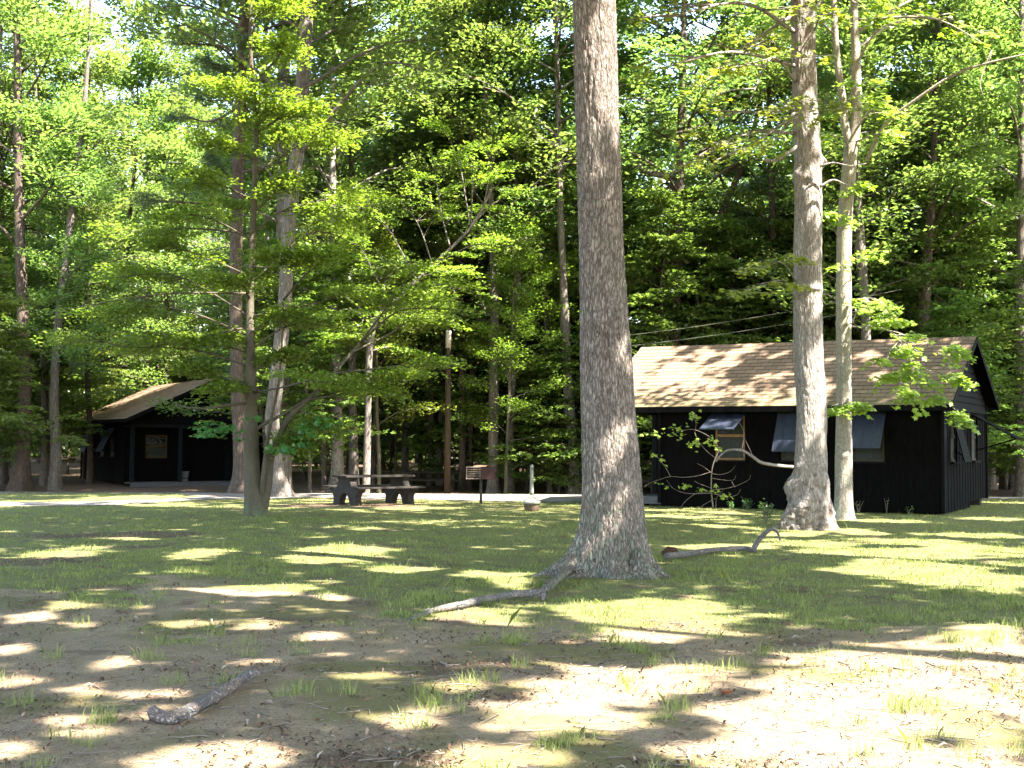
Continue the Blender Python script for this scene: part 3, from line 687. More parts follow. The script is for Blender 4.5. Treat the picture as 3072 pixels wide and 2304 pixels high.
# ================================================================== trunks
def trunk_mesh(P, R, seg=48, step=.06, flare=None, bumps=(), barkamp=.0, lump=.02, seed=0, furrow=(16, 3.2)):
    """P centre points (base first, local), R radii. flare = (height scale, [(angle, reach, width, scale)]); bumps = (height, angle, size_h, size_a, amount)"""
    P = np.asarray(P, float); R = np.asarray(R, float)
    ln = np.linalg.norm(np.diff(P, axis=0), axis=1).sum(); n = max(8, int(ln / step))
    PR = smooth_path(np.column_stack([P, R]), n); C = PR[:, :3]; r = np.maximum(PR[:, 3], .004)
    th = np.arange(seg) * 2 * pi / seg; Z = C[:, 2][:, None]; TH_ = th[None]
    rad = r[:, None] * np.ones((n, seg))
    rad *= 1 + lump * 2 * (fbm(np.cos(TH_) * 1.2 + 0 * Z, np.sin(TH_) * 1.2 + 0 * Z, Z * .9, seed) - .5) * 2
    if flare:
        for ang, reach, wid, hs in flare:
            d = (TH_ - ang + pi) % (2 * pi) - pi
            rad += reach * np.exp(-(d / wid) ** 2) * np.exp(-np.maximum(Z - C[0, 2], 0) / hs)
    for bh, ba, sh, sa, am in bumps:
        d = (TH_ - ba + pi) % (2 * pi) - pi
        rad += am * np.exp(-(d / sa) ** 2 - ((Z - bh) / sh) ** 2) * (.7 + .6 * fbm(TH_ * 3 + 0 * Z, Z * 9, seed=seed + 3))
    if seed == 5:
        nz = fbm(np.cos(TH_) * 2.4 + 0 * Z, np.sin(TH_) * 2.4 + 0 * Z, Z * 3.2, 77, 4) - .5; rad += nz * .34 * np.exp(-np.maximum(Z, 0) / .75)
    if barkamp:
        q = fbm(np.cos(TH_) * r[:, None] * furrow[0] + 0 * Z, np.sin(TH_) * r[:, None] * furrow[0], Z * furrow[1], seed + 7, 3)
        rad -= barkamp * (1 - np.minimum(1, np.abs(q - .5) * 9)); 
        rad += barkamp * .8 * (fbm(np.cos(TH_) * r[:, None] * 40 + 0 * Z, np.sin(TH_) * r[:, None] * 40, Z * 12, seed + 11, 2) - .5)
    V = np.stack([C[:, 0:1] + rad * np.cos(th), C[:, 1:2] + rad * np.sin(th), Z + 0 * rad], -1).reshape(-1, 3)
    i = np.arange(n - 1)[:, None] * seg; k = np.arange(seg)[None]; k2 = (k + 1) % seg
    return V, np.stack([i + k, i + k2, i + seg + k2, i + seg + k], -1).reshape(-1, 4), PR
def px_trunk(pts, d, top=None):
    """photo columns (x, y, width) -> local points and radii; base first"""
    P = []; R = []
    for sx, sy, w in pts:
        P.append(at(sx, sy, d)); R.append(w / 2 / 3930 * d)
    P = np.array(P); R = np.array(R)
    if top:
        for h, k in top: P = np.vstack([P, [P[-1, 0] + (P[-1, 0] - P[-2, 0]) / (P[-1, 2] - P[-2, 2]) * (h - P[-1, 2]) * .7, P[-1, 1], h]]); R = np.append(R, R[-1] * k)
    base = P[0].copy(); base[2] = zat(base[0], base[1])
    P = P - base; P[0, 2] = -.12
    return base, P, R
LIMBS = {}
def tree_thing(name, base, label, group=None):
    return empty(name, tuple(base), 0, label, 'tree', group)

# the great oak ------------------------------------------------------
base, P, R = px_trunk([(1838, 1722, 222), (1840, 1600, 196), (1833, 1400, 176), (1818, 1062, 157), (1810, 900, 146), (1802, 700, 135), (1797, 500, 134), (1783, 0, 131)], 15.9, [(13, .9), (18, .6), (22, .3)])
OAK = tree_thing('oak_tree', base, 'huge furrowed oak trunk in the middle of the clearing, roots spread at its foot'); OAKB = base
V, Fq, PR = trunk_mesh(P, R, 260, .016, [(3.35, .95, .17, .24), (3.75, .42, .25, .2), (4.75, .20, .34, .26), (5.45, .50, .24, .20), (6.0, .55, .18, .17), (.6, .4, .3, .2), (2.4, .35, .4, .25)],
    [(3.14, 5.05, .12, .28, .05), (3.02, 4.5, .10, .3, .04), (3.9, 4.1, .06, .2, .03), (.22, 5.15, .12, .12, -.10), (5.6, 4.7, .05, .15, .02)], .014, .022, 3, (16, 3.2))
obj('trunk', mesh_np('trunk', V, Fq, smooth=True), 'bark_oak', OAK)
m = MB(); m.lathe([(.0, 0), (.09, .01), (.12, .05), (.05, .09)], 9)
# right pale tree ------------------------------------------------------
base, P, R = px_trunk([(2434, 1575, 132), (2434, 1480, 118), (2434, 1380, 96), (2433, 1200, 90), (2424, 1060, 88), (2423, 800, 84), (2426, 520, 82), (2414, 280, 74), (2408, 0, 72)], 24.9, [(14, .85), (19, .5), (23, .25)])
WOAK = tree_thing('white_oak_tree', base, 'pale grey trunk with a lumpy swollen burl at its foot, in front of the cabin'); WOAKB = base
V, Fq, PR = trunk_mesh(P, R, 140, .025, [(3.5, .22, .6, .5), (4.3, .16, .4, .3), (5.2, .12, .35, .3), (5.9, .42, .20, .14), (.7, .3, .4, .3)],
    [(.78, 3.45, .2, .5, .15), (.45, 4.1, .20, .4, .15), (.62, 4.6, .10, .3, .09), (1.15, 3.8, .12, .3, .05), (.75, 5.0, .08, .3, -.05), (1.08, 5.7, .07, .2, -.06), (.25, 3.7, .18, .4, .14), (.3, 4.6, .2, .3, .08), (.05, 3.4, .1, .3, .16),
     (4.53, 4.6, .05, 1.2, .045), (4.45, 3.6, .06, .4, .05), (6.7, 3.7, .14, .5, .12), (6.55, 4.3, .08, .3, -.06), (7.0, .1, .10, .4, .09), (6.95, 5.9, .1, .4, .06), (5.1, 3.4, .06, .3, .05)], .012, .05, 5, (14, 1.8))
obj('trunk', mesh_np('trunk', V, Fq, smooth=True), 'bark_white_oak', WOAK)
# slender maple -------------------------------------------------------
DS = 27.8
base, P, R = px_trunk([(2531, 1552, 66), (2531, 1490, 54), (2531, 1350, 50), (2532, 1200, 46), (2531, 950, 46), (2533, 700, 45), (2543, 560, 44), (2553, 430, 40)], DS)
MAP = tree_thing('maple_tree', base, 'slender sunlit maple trunk forking high up, close beside the burled pale trunk'); MAPB = base
V, Fq, PR = trunk_mesh(P, R, 64, .04, [(3.6, .08, .5, .25), (5.4, .10, .4, .2), (.3, .12, .4, .2)], [(1.35, 4.6, .06, .6, .03), (4.15, 3.5, .06, .5, .03), (3.3, 3.6, .08, .5, .025)], .004, .03, 8, (20, 2))
obj('trunk', mesh_np('trunk', V, Fq, smooth=True), 'bark_maple', MAP)
def local_path(pts, d, base): return np.array([at(x, y, dd) for (x, y), dd in zip(pts, d)]) - base
tb = Tubes()
for pts, r0, r1 in (([(2552, 440), (2535, 380), (2528, 300), (2512, 180), (2500, 0), (2490, -300)], .10, .05), ([(2556, 440), (2565, 380), (2570, 290), (2566, 120), (2562, 0), (2566, -400)], .135, .07)):
    p = smooth_path(local_path(pts, [DS] * 6, base), 22); tb.tube(p, np.linspace(r0, r1, 22), 12, .1, 4)
def twiggy(tb, a, b, r, rng, n=3, sag=.1, depth=1):
    """a limb from a to b with side twigs; returns twig tips and their directions"""
    a = np.array(a, float); b = np.array(b, float); L = np.linalg.norm(b - a); mid = (a + b) / 2 + rng.normal(size=3) * L * .07 + np.array([0, 0, sag * L])
    p = smooth_path([a, mid, b], 10); tb.tube(p, np.linspace(r, r * .35, 10), 6 if r > .02 else 4); tips = [(b, p[-1] - p[-3])]
    for k in range(n):
        t = .35 + .6 * (k + rng.random()) / n; q = p[int(t * 9)]; d = unit(p[-1] - p[0]); s = unit(np.cross(d, [0, 0, 1])) * rng.choice([-1, 1])
        e = q + (d * .55 + s * (.5 + .3 * rng.random()) + np.array([0, 0, rng.normal() * .12])) * L * (1 - t * .55) * .55
        if depth: tips += twiggy(tb, q, e, r * .5, rng, max(1, n - 1), sag * .5, depth - 1)
        else:
            tb.tube(np.array([q, (q + e) / 2 + [0, 0, .02], e]), np.array([r * .35, r * .25, r * .12]), 3); tips.append((e, e - q))
    return tips
rng = np.random.default_rng(4)
def C_(x, y, d): return at(x, y, d) - base
tips = []
for a, b, r in [(C_(2560, 400, DS), C_(2700, 330, DS - 1.2), .03), (C_(2530, 330, DS), C_(2610, 240, DS - 1.5), .02), (C_(2555, 430, DS), C_(2680, 400, DS - 1.), .025), (C_(2545, 480, DS), C_(2480, 400, DS - 1.2), .02),
                (C_(2565, 200, DS), C_(2700, 60, DS - .8), .03), (C_(2565, 150, DS), C_(2850, 40, DS + 1), .035), (C_(2565, 100, DS), C_(3000, -40, DS + 1), .04), (C_(2500, 100, DS), C_(2430, 120, DS - 2), .03),
                (C_(2565, 60, DS), C_(2950, 130, DS - 1), .035), (C_(2565, -60, DS), C_(3060, -20, DS + 2), .04), (C_(2490, -30, DS), C_(2330, 60, DS - 2.5), .04), (C_(2490, 30, DS), C_(2600, 30, DS - 2), .03),
                (C_(2555, 600, DS), C_(2600, 560, DS - 1), .012), (C_(2550, 860, DS), C_(2625, 770, DS - 1), .012), (C_(2552, 980, DS), C_(2640, 900, DS - .9), .014), (C_(2520, 720, DS), C_(2480, 640, DS - .8), .01)]:
    tips += twiggy(tb, a, b, r, rng, 3, .08, 1)
# the drooping leafy spray in front of the roof
drop = []
for a, b, r in [(C_(2550, 980, DS), C_(2760, 1060, DS - 1.6), .022), (C_(2700, 1020, DS - 1.2), C_(2830, 1190, DS - 2.0), .016), (C_(2740, 1060, DS - 1.5), C_(2700, 1160, DS - 2.2), .012), (C_(2780, 1110, DS - 1.8), C_(2900, 1150, DS - 2.2), .010),
                (C_(2820, 1180, DS - 1.9), C_(2905, 1268, DS - 2.1), .008), (C_(2600, 1140, DS - .6), C_(2690, 1120, DS - 1.5), .010), (C_(2548, 1200, DS), C_(2580, 1225, DS - .6), .008), (C_(2525, 1210, DS), C_(2500, 1228, DS - .7), .008), (C_(2640, 1000, DS - .8), C_(2720, 960, DS - 2), .012), (C_(2740, 1060, DS - 1.5), C_(2860, 1080, DS - 2.6), .012), (C_(2700, 1020, DS - 1.2), C_(2660, 1080, DS - 2.2), .010), (C_(2760, 1090, DS - 1.6), C_(2760, 1220, DS - 2.4), .010), (C_(2553, 900, DS), C_(2690, 960, DS - 1.2), .014)]:
    drop += twiggy(tb, a, b, r, rng, 3, .05, 1)
p = smooth_path(local_path([(2600, 480), (2660, 370), (2760, 290), (2860, 225), (2960, 190), (3090, 160)], [DS, DS - .5, DS - .8, DS - 1, DS - 1.2, DS - 1.4], base), 30)
tb.tube(p, np.linspace(.045, .018, 30), 7, .1, 1)
p = smooth_path(local_path([(2965, 190), (2975, 150), (2955, 200), (2940, 250), (2950, 290)], [DS - 1.2] * 5, base), 14); tb.tube(p, np.linspace(.018, .008, 14), 5)
tb.build('branches', 'bark_maple', MAP)
def maple_crown(tips, n, size, rng, spread=.28, down=.04):
    c = np.array([t[0] for t in tips]); d = np.array([t[1] for t in tips]) + 1e-4
    Cc, N, D = spray_points(rng, c, d, n, spread, spread * .8, .05); N[:, 2] += .6; Cc[:, 2] -= down * rng.random(len(Cc))
    N = N + np.array([.10, -.55, 0])                      # blades tip towards the open, bright side
    return leaves_maple(Cc, N, D, size * (.65 + .6 * rng.random(len(Cc))))
V, Fq, k = maple_crown(tips, 11, .13, rng, .36); V2, F2, k2 = maple_crown(drop, 17, .115, rng, .30)
obj('crown', mesh_np('crown', np.vstack([V, V2]), np.vstack([Fq, F2 + len(V)]), rnd=np.repeat(rng.random((len(Fq) + len(F2)) // k), k)), 'leaf_maple', MAP)

# right pale tree: bare low limb, broken stubs, sprays of leaves to its left
base = WOAKB; DW = 24.9
def C_(x, y, d): return at(x, y, d) - base
tb = Tubes()
p = smooth_path(np.array([C_(2392, 1402, DW), C_(2330, 1396, DW - .5), C_(2285, 1388, DW - .8), C_(2255, 1368, DW - .9), C_(2225, 1351, DW - .9), C_(2185, 1350, DW - .8), C_(2160, 1368, DW - .6), C_(2148, 1385, DW - .5)]), 40)
tb.tube(p, np.linspace(.034, .014, 40), 9, .3, 2); tb.build('low_limb', 'bark_white_oak', WOAK); tb = Tubes()
for pts, r0, r1 in (([(2390, 470), (2290, 486)], .0, .0), ([(2392, 440), (2330, 480), (2295, 482)], .04, .03), ([(2390, 348), (2350, 385), (2320, 430)], .03, .008), ([(2460, 560), (2500, 540), (2540, 556)], .03, .012), ([(2462, 498), (2500, 488), (2550, 497), (2600, 490)], .02, .006)):
    if r0: p = smooth_path(np.array([C_(x, y, DW - .4) for x, y in pts]), 10); T = Tubes(); T.tube(p, np.linspace(r0, r1, 10), 7, .1, 6); T.build('broken_stub', 'bark_white_oak', WOAK)
rng = np.random.default_rng(14); tips = []
for a, b, r in [(C_(2395, 300, DW), C_(2120, 330, DW - 3), .035), (C_(2395, 200, DW), C_(2050, 180, DW - 3.5), .04), (C_(2395, 330, DW), C_(2150, 480, DW - 2.5), .03), (C_(2390, 100, DW), C_(1980, 60, DW - 3), .045), (C_(2390, 0, DW), C_(2200, -60, DW - 4), .04),
                (C_(2390, 250, DW), C_(2250, 300, DW - 3.5), .03), (C_(2395, 400, DW), C_(2010, 520, DW - 1.5), .035), (C_(2390, 850, DW), C_(2290, 800, DW - 1.5), .014), (C_(2395, 880, DW), C_(2240, 870, DW - 1.2), .012), (C_(2390, 40, DW), C_(2100, 260, DW - 2), .035),
                (C_(2440, 380, DW), C_(2480, 280, DW - 2), .02), (C_(2440, 100, DW), C_(2530, 60, DW - 2), .02)]:
    tips += twiggy(tb, a, b, r, rng, 4, .06, 1)
tb.build('branches', 'bark_white_oak', WOAK)
V, Fq, k = maple_crown(tips, 9, .12, rng, .42)
WCROWN = (V, Fq, k, rng.random(len(Fq) // k))
obj('crown', mesh_np('crown', V, Fq, rnd=np.repeat(WCROWN[3], k)), 'leaf_maple', WOAK)

# maple sapling by the cabin window -------------------------------------
base = G(2138, 1524); base[1] = 26.4; base[0] = at(2138, 1524, 26.4)[0]; base[2] = zat(base[0], 26.4); DP = 26.4
r = empty('maple_sapling', tuple(base), 0, 'thin sapling of bare arching twigs and few yellow-green maple leaves by the cabin window', 'sapling')
def C_(x, y, d=DP): return at(x, y, d) - base
tb = Tubes(); st = [(2140, 1528), (2134, 1470), (2136, 1410), (2146, 1375), (2158, 1350)]
tb.tube(smooth_path(np.array([C_(*q) for q in st]), 20), np.linspace(.015, .009, 20), 6, .1)
for pts in ([(2158, 1350), (2140, 1320), (2105, 1297), (2070, 1288), (2030, 1298)], [(2148, 1375), (2122, 1355), (2100, 1330), (2085, 1300), (2088, 1270), (2075, 1235)], [(2136, 1415), (2090, 1428), (2050, 1432), (2010, 1430), (1960, 1445), (1932, 1460)],
            [(2136, 1420), (2160, 1424), (2190, 1415), (2206, 1398)], [(2138, 1435), (2170, 1440), (2200, 1440), (2208, 1425)], [(2135, 1470), (2180, 1465), (2215, 1455), (2245, 1440), (2252, 1425)], [(2134, 1475), (2090, 1480), (2060, 1500), (2040, 1525)],
            [(2138, 1480), (2180, 1490), (2210, 1485), (2222, 1468)], [(2136, 1465), (2100, 1452), (2083, 1443)], [(2136, 1420), (2110, 1400), (2090, 1390)], [(2132, 1480), (2060, 1480), (2020, 1465), (2000, 1440)], [(2012, 1430), (1995, 1400), (1975, 1375), (1960, 1365)],
            [(2225, 1352), (2232, 1300), (2215, 1265), (2200, 1262)], [(2262, 1376), (2250, 1350), (2236, 1320)], [(2195, 1445), (2205, 1462)], [(2148, 1525), (2150, 1495), (2170, 1470)], [(2138, 1500), (2110, 1515), (2095, 1530)]):
    n = len(pts); q = np.array([C_(x, y, DP + (-.3 + .6 * ((i * 37 + len(pts) * 13) % 10) / 10) * .6) for i, (x, y) in enumerate(pts)])
    tb.tube(smooth_path(q, 4 * n), np.linspace(.0075, .003, 4 * n), 5)
tb.build('stem', 'twig_wood', r)
rng = np.random.default_rng(3)
Cc = []
for x, y, n, sx, sy in ((1975, 1300, 22, 34, 12), (2030, 1292, 26, 34, 18), (2085, 1245, 9, 16, 10), (2080, 1255, 8, 18, 9), (2090, 1330, 22, 24, 18), (2135, 1322, 14, 16, 12), (2155, 1345, 5, 12, 5), (1960, 1368, 6, 16, 7), (1990, 1376, 4, 10, 5), (2000, 1395, 2, 4, 4), (2050, 1460, 7, 16, 6), (1998, 1462, 4, 6, 8), (2100, 1468, 6, 20, 6),
                       (2140, 1455, 5, 16, 5), (2145, 1474, 5, 14, 5), (2180, 1485, 9, 24, 7), (2170, 1495, 6, 18, 6), (1975, 1448, 5, 12, 4)):
    for _ in range(n): Cc.append(C_(x + rng.normal() * sx * .6, y + rng.normal() * sy * .6, DP + rng.normal() * .2))
Cc = np.array(Cc); n = len(Cc)
V, Fq, k = leaves_maple(Cc, rng.normal(size=(n, 3)) * .4 + [.1, -.5, .8], rng.normal(size=(n, 3)) * .6 + [0, -.3, -.5], .085 * (.6 + .7 * rng.random(n)))
obj('crown', mesh_np('crown', V, Fq, rnd=np.repeat(rng.random(n), k)), 'leaf_maple', r)

# ================================================================== forest trees: a few grown patterns, copied
def grow(seed, H, r0, lo, R, nl, leaf, per, bend=.3, up=.35, low_dense=False, aspect=.55, seg=9, sub=4, flat=.34, sp=(.95, .8)):
    rng = np.random.default_rng(seed); tb = Tubes()
    zz = np.linspace(0, H, 9); px = np.cumsum(rng.normal(size=9)) * bend * .35; py = np.cumsum(rng.normal(size=9)) * bend * .35; px -= px[0]; py -= py[0]
    P = np.stack([px * zz / H, py * zz / H, zz], 1); rr = r0 * (1 - .85 * (zz / H) ** 1.2); P[0, 2] = -.2
    T = smooth_path(np.column_stack([P, rr]), 40); T[0, 3] *= 1.7; T[1, 3] *= 1.2
    tr = Tubes(); tr.tube(T[:, :3], T[:, 3], 14, .06, seed)
    cs = []; ds = []
    for i in range(nl):
        t = lo / H + (1 - lo / H) * ((i + rng.random()) / nl) ** (.8 if not low_dense else 1.0) * .98
        q = T[min(39, int(t * 39))]; f = (t - lo / H) / (1 - lo / H + 1e-6)
        L = R * (1 - f * .72) * (.6 + .55 * rng.random()); az = i * 2.399 + rng.random() * .8
        u = up * (.4 + 1.4 * f) + rng.normal() * .12
        d = np.array([cos(az), sin(az), u]); e = q[:3] + unit(d) * L; mid = (q[:3] + e) / 2 + np.array([0, 0, .10 * L]) + rng.normal(size=3) * .08 * L
        lp = smooth_path([q[:3], mid, e], 9); lr = max(q[3] * .38, .018); tb.tube(lp, np.linspace(lr, lr * .2 + .004, 9), 6)
        for k in range(sub):
            tt = .3 + .7 * (k + rng.random()) / sub; s = lp[min(8, int(tt * 8))]; side = unit(np.cross(d, [0, 0, 1])) * (1 if k % 2 else -1)
            l2 = L * .42 * (1.15 - tt * .6); dd = unit(d * .6 + side * (.5 + rng.random() * .5) + np.array([0, 0, rng.normal() * .15])); e2 = s + dd * l2
            m2 = (s + e2) / 2 + rng.normal(size=3) * .08; tb.tube(np.array([s, m2, e2]), np.array([lr * .35, lr * .2, lr * .1]) + .003, 4)
            for c, w in ((e2, 1), (m2, .8)):
                cs.append(c + rng.normal(size=3) * .12); ds.append(dd)
        cs.append(e); ds.append(d)
    cs = np.array(cs); ds = np.array(ds)
    Cc, N, D = spray_points(rng, cs, ds, per, sp[0], sp[1], flat)
    N[:, 2] += .2; N += np.array([.0, 0, 0]); n = len(Cc); l = leaf * (.7 + .6 * rng.random(n))
    V, Fq = leaves_diamond(Cc, N, D, l, l * aspect)
    return tr, tb, mesh_np('crown', V, Fq, rnd=rng.random(n))
def grown_tree(name, pat, barkm, leafm, base, rz, sc, label, cat='tree', group=None):
    root = empty(name, base, rz, label, cat, group); root.scale = (sc, sc, sc)
    for nm, me in (('trunk', pat[0]), ('branches', pat[1]), ('crown', pat[2])):
        o = bpy.data.objects.new(nm, me); link(o, root)
        if nm != 'crown':
            o.material_slots[0].link = 'OBJECT'; o.material_slots[0].material = MATS[barkm]
        else: o.material_slots[0].link = 'OBJECT'; o.material_slots[0].material = MATS[leafm]
    return root
def bake(p):
    out = []
    for nm, q in zip(('trunk', 'branches'), p[:2]):
        o = q.build(nm, 'bark_grey'); me = o.data; bpy.data.objects.remove(o); out.append(me)
    p[2].materials.append(MATS['leaf_forest']); out.append(p[2]); return out
PAT = [bake(grow(101, 23, .21, 6.5, 4.9, 34, .215, 50, .4, .6)), bake(grow(102, 26, .24, 9, 5.6, 36, .22, 52, .5, .7)), bake(grow(103, 20, .17, 4.5, 4.3, 34, .20, 48, .4, .5)),
       bake(grow(104, 24, .20, 7.5, 5.4, 36, .22, 50, .6, .6)), bake(grow(105, 17, .12, 3.0, 3.8, 32, .18, 48, .5, .55))]
UND = [bake(grow(201, 7.5, .055, 1.0, 2.5, 30, .155, 40, .4, .12, True, .6, 7, 4, .05, (.6, .45))), bake(grow(202, 5.0, .04, .5, 2.1, 26, .14, 40, .4, .1, True, .6, 7, 4, .05, (.5, .4))),
       bake(grow(203, 9.5, .07, 1.8, 3.0, 34, .165, 42, .5, .15, True, .6, 7, 4, .05, (.65, .5)))]
rng = np.random.default_rng(77)
# trees whose trunks the photo shows; (x, y, width) columns, depth
def named_tree(pts, d, barkm, pat, leafm, label, group=None, sc=1.0, crown_shift=0, name='forest_tree', rz=None, crown=True, hi=None, bumps=(), seg=20):
    base, P, R = px_trunk(pts, d, hi or [(14, .8), (20, .5), (24, .3)])
    root = tree_thing(name, base, label, group)
    V, Fq, PR = trunk_mesh(P, R, seg, .12, [(3.5, R[0] * .5, .4, .3), (5.2, R[0] * .5, .4, .3), (.6, R[0] * .5, .5, .3)], bumps, .004, .05, int(abs(base[0]) * 10), (12, 2.5))
    obj('trunk', mesh_np('trunk', V, Fq, smooth=True), barkm, root)
    if crown:
        i = np.argmin(abs(PR[:, 2] - 11)); ox, oy = PR[i, 0], PR[i, 1]; az = rng.random() * 6.28 if rz is None else rz
        for nm, me in (('branches', pat[1]), ('crown', pat[2])):
            o = bpy.data.objects.new(nm, me); link(o, root); o.location = (ox, oy, crown_shift); o.rotation_euler = (0, 0, az); o.scale = (sc,) * 3
            o.material_slots[0].link = 'OBJECT'; o.material_slots[0].material = MATS[barkm if nm == 'branches' else leafm]
    return root, base, PR
LEAN, LB, LPR = named_tree([(838, 1490, 86), (831, 1409, 44), (817, 1280, 42), (826, 1176, 44), (855, 900, 42), (862, 730, 42), (882, 530, 42), (898, 400, 42), (915, 133, 40), (925, 0, 38)], 37.5, 'bark_grey', PAT[1], 'leaf_forest',
    'pale sunstruck trunk curving up to the right, just behind the low forked tree', sc=.9, crown_shift=1.5, seg=36, bumps=((1.9, 5.8, .2, .4, .05),))
named_tree([(852, 1472, 50), (850, 1250, 40), (848, 900, 37), (848, 500, 36), (855, 100, 34), (857, 0, 33)], 44, 'bark_grey', PAT[0], 'leaf_forest', 'straight grey trunk close behind the pale curving one, left of the picnic table', crown_shift=2)
PINE, PB, PPR = named_tree([(722, 1480, 74), (722, 1400, 44), (713, 1200, 38), (707, 900, 38), (712, 600, 36), (722, 300, 34), (735, 0, 30)], 39.7, 'bark_brown', PAT[0], 'leaf_forest', 'dark straight pine trunk between the far cabin and the low forked tree', name='pine_tree', crown=False, seg=32)
SPEC = [([(1479, 1452, 40), (1480, 1400, 32), (1481, 1200, 30), (1484, 930, 29), (1480, 760, 24), (1470, 560, 20)], 47.5, 'bark_grey', 3, 'straight grey trunk directly behind the charcoal grill'),
        ([(1531, 1448, 26), (1533, 1350, 20), (1536, 1200, 18), (1545, 1050, 19), (1554, 880, 19), (1550, 700, 14)], 48.5, 'bark_white_oak', 2, 'thinner sun-flecked trunk just right of the one behind the grill'),
        ([(1727, 1455, 44), (1722, 1380, 30), (1710, 1250, 32), (1704, 1150, 30), (1692, 900, 26), (1684, 700, 20)], 46.5, 'bark_grey', 1, 'grey trunk leaning left, beyond the ash receptacle and next to the great oak'),
        ([(1012, 1458, 60), (1012, 1400, 38), (1013, 1300, 34), (1010, 1200, 32), (1005, 1000, 28), (1000, 700, 22)], 46, 'bark_white_oak', 0, 'trunk with a torn sunlit patch, behind the left end of the picnic table'),
        ([(1062, 1448, 34), (1060, 1350, 27), (1057, 1150, 24), (1055, 900, 20)], 49, 'bark_grey', 4, 'dim narrower trunk right beside the one with the torn sunlit patch'),
        ([(1388, 1452, 24), (1388, 1300, 20), (1386, 1100, 19), (1380, 900, 16)], 49.5, 'bark_brown', 2, 'dark slim trunk between the wooden pole and the grill'),
        ([(62, 1446, 70), (66, 1380, 46), (74, 1200, 38), (70, 1000, 36), (60, 700, 30)], 47, 'bark_brown', 1, 'thick dark trunk nearest the left edge of the photo'),
        ([(166, 1446, 42), (168, 1350, 33), (162, 1200, 28), (172, 1000, 25), (195, 800, 24), (230, 500, 20), (255, 300, 17)], 47.5, 'bark_grey', 0, 'trunk with violet sunlit flank, second big one from the left edge'),
        ([(130, 1445, 22), (132, 1300, 16), (128, 1100, 14), (120, 900, 12)], 51, 'bark_grey', 4, 'slim trunk squeezed between the two big trunks near the left edge'),
        ([(272, 1440, 22), (270, 1300, 17), (262, 1100, 16), (262, 900, 14)], 53, 'bark_brown', 2, 'dark slim trunk just left of the far cabin'),
        ([(2018, 1436, 34), (2022, 1200, 30), (2028, 940, 27), (2036, 660, 26), (2046, 300, 24), (2050, 100, 20)], 46, 'bark_brown', 3, 'brown trunk rising behind the left half of the near cabin roof'),
        ([(2112, 1436, 34), (2112, 1200, 30), (2118, 1000, 28), (2135, 780, 26), (2165, 640, 22), (2225, 500, 18)], 48, 'bark_brown', 1, 'dark trunk bending right behind the near cabin, beside the brown one'),
        ([(2600, 1436, 34), (2600, 1100, 30), (2594, 900, 28), (2580, 700, 26), (2570, 500, 22)], 43, 'bark_grey', 4, 'pale trunk partly hidden behind the slender maple, back of the cabin'),
        ([(2716, 1430, 26), (2720, 1150, 22), (2728, 950, 20), (2740, 700, 18), (2748, 500, 15)], 49, 'bark_white_oak', 2, 'thin sun-flecked trunk above the right part of the cabin roof'),
        ([(2766, 1430, 40), (2768, 1150, 33), (2776, 900, 30), (2792, 650, 26), (2800, 500, 20)], 45, 'bark_brown', 0, 'straight dark trunk above the right part of the cabin roof'),
        ([(2900, 1430, 20), (2902, 1150, 15), (2908, 900, 14), (2912, 600, 12), (2905, 350, 10)], 50, 'bark_brown', 4, 'very thin dark trunk behind the gable end of the near cabin'),
        ([(1215, 1446, 24), (1214, 1200, 18), (1205, 1000, 16)], 54, 'bark_grey', 2, 'dim slim trunk between the picnic table and the wooden pole'),
        ([(440, 1430, 28), (440, 1000, 22), (442, 700, 20), (446, 480, 18)], 62, 'bark_white_oak', 3, 'pale thin trunk high above the far cabin roof'),
        ([(3010, 1436, 26), (3012, 1200, 21), (3018, 900, 19), (3022, 700, 16)], 53, 'bark_grey', 3, 'dim trunk close to the right edge beyond the cabin'),
        ([(8, 1446, 34), (6, 1250, 28), (2, 1000, 26)], 52, 'bark_grey', 3, 'trunk cut by the left edge of the photo')]
for pts, d, bk_, pi_, lab in SPEC:
    b = at(pts[0][0], pts[0][1], d)
    named_tree(pts, d, bk_, PAT[pi_], 'leaf_forest', lab, sc=(.85 + .25 * rng.random()) * (.95 if 2 < b[0] < 9 else (.7 if 'violet' in lab else 1)), crown_shift=rng.random() * 2 - .5 + (2.0 if 2 < b[0] < 9 else 0))
# pale bent limbs that stand out
for pts, d, r0, r1, lab in (([(1700, 455), (1650, 430), (1615, 410), (1590, 378), (1560, 372), (1530, 350)], 46.3, .11, .04, 'pale crooked bare limb arching through the leaves left of the great oak'), ([(1850, 470), (1900, 490), (1960, 520), (2030, 530)], 46.3, .10, .12, 'dark bare limb running right from behind the great oak'),
                       ([(1483, 850), (1520, 862), (1550, 845), (1590, 815)], 47.4, .05, .03, 'short bent limb rising right from the grey trunk behind the grill'), ([(1484, 960), (1455, 930), (1435, 880), (1420, 850)], 47.4, .05, .03, 'short bent limb rising left from the grey trunk behind the grill')):
    P = smooth_path(np.array([at(x, y, d) for x, y in pts]), 16); T = Tubes(); T.tube(P - P[0], np.linspace(r0, r1, 16), 7, .1, 3); o = T.build('dead_limb', 'bark_white_oak'); o.location = tuple(P[0]); tag(o, lab, 'branch')

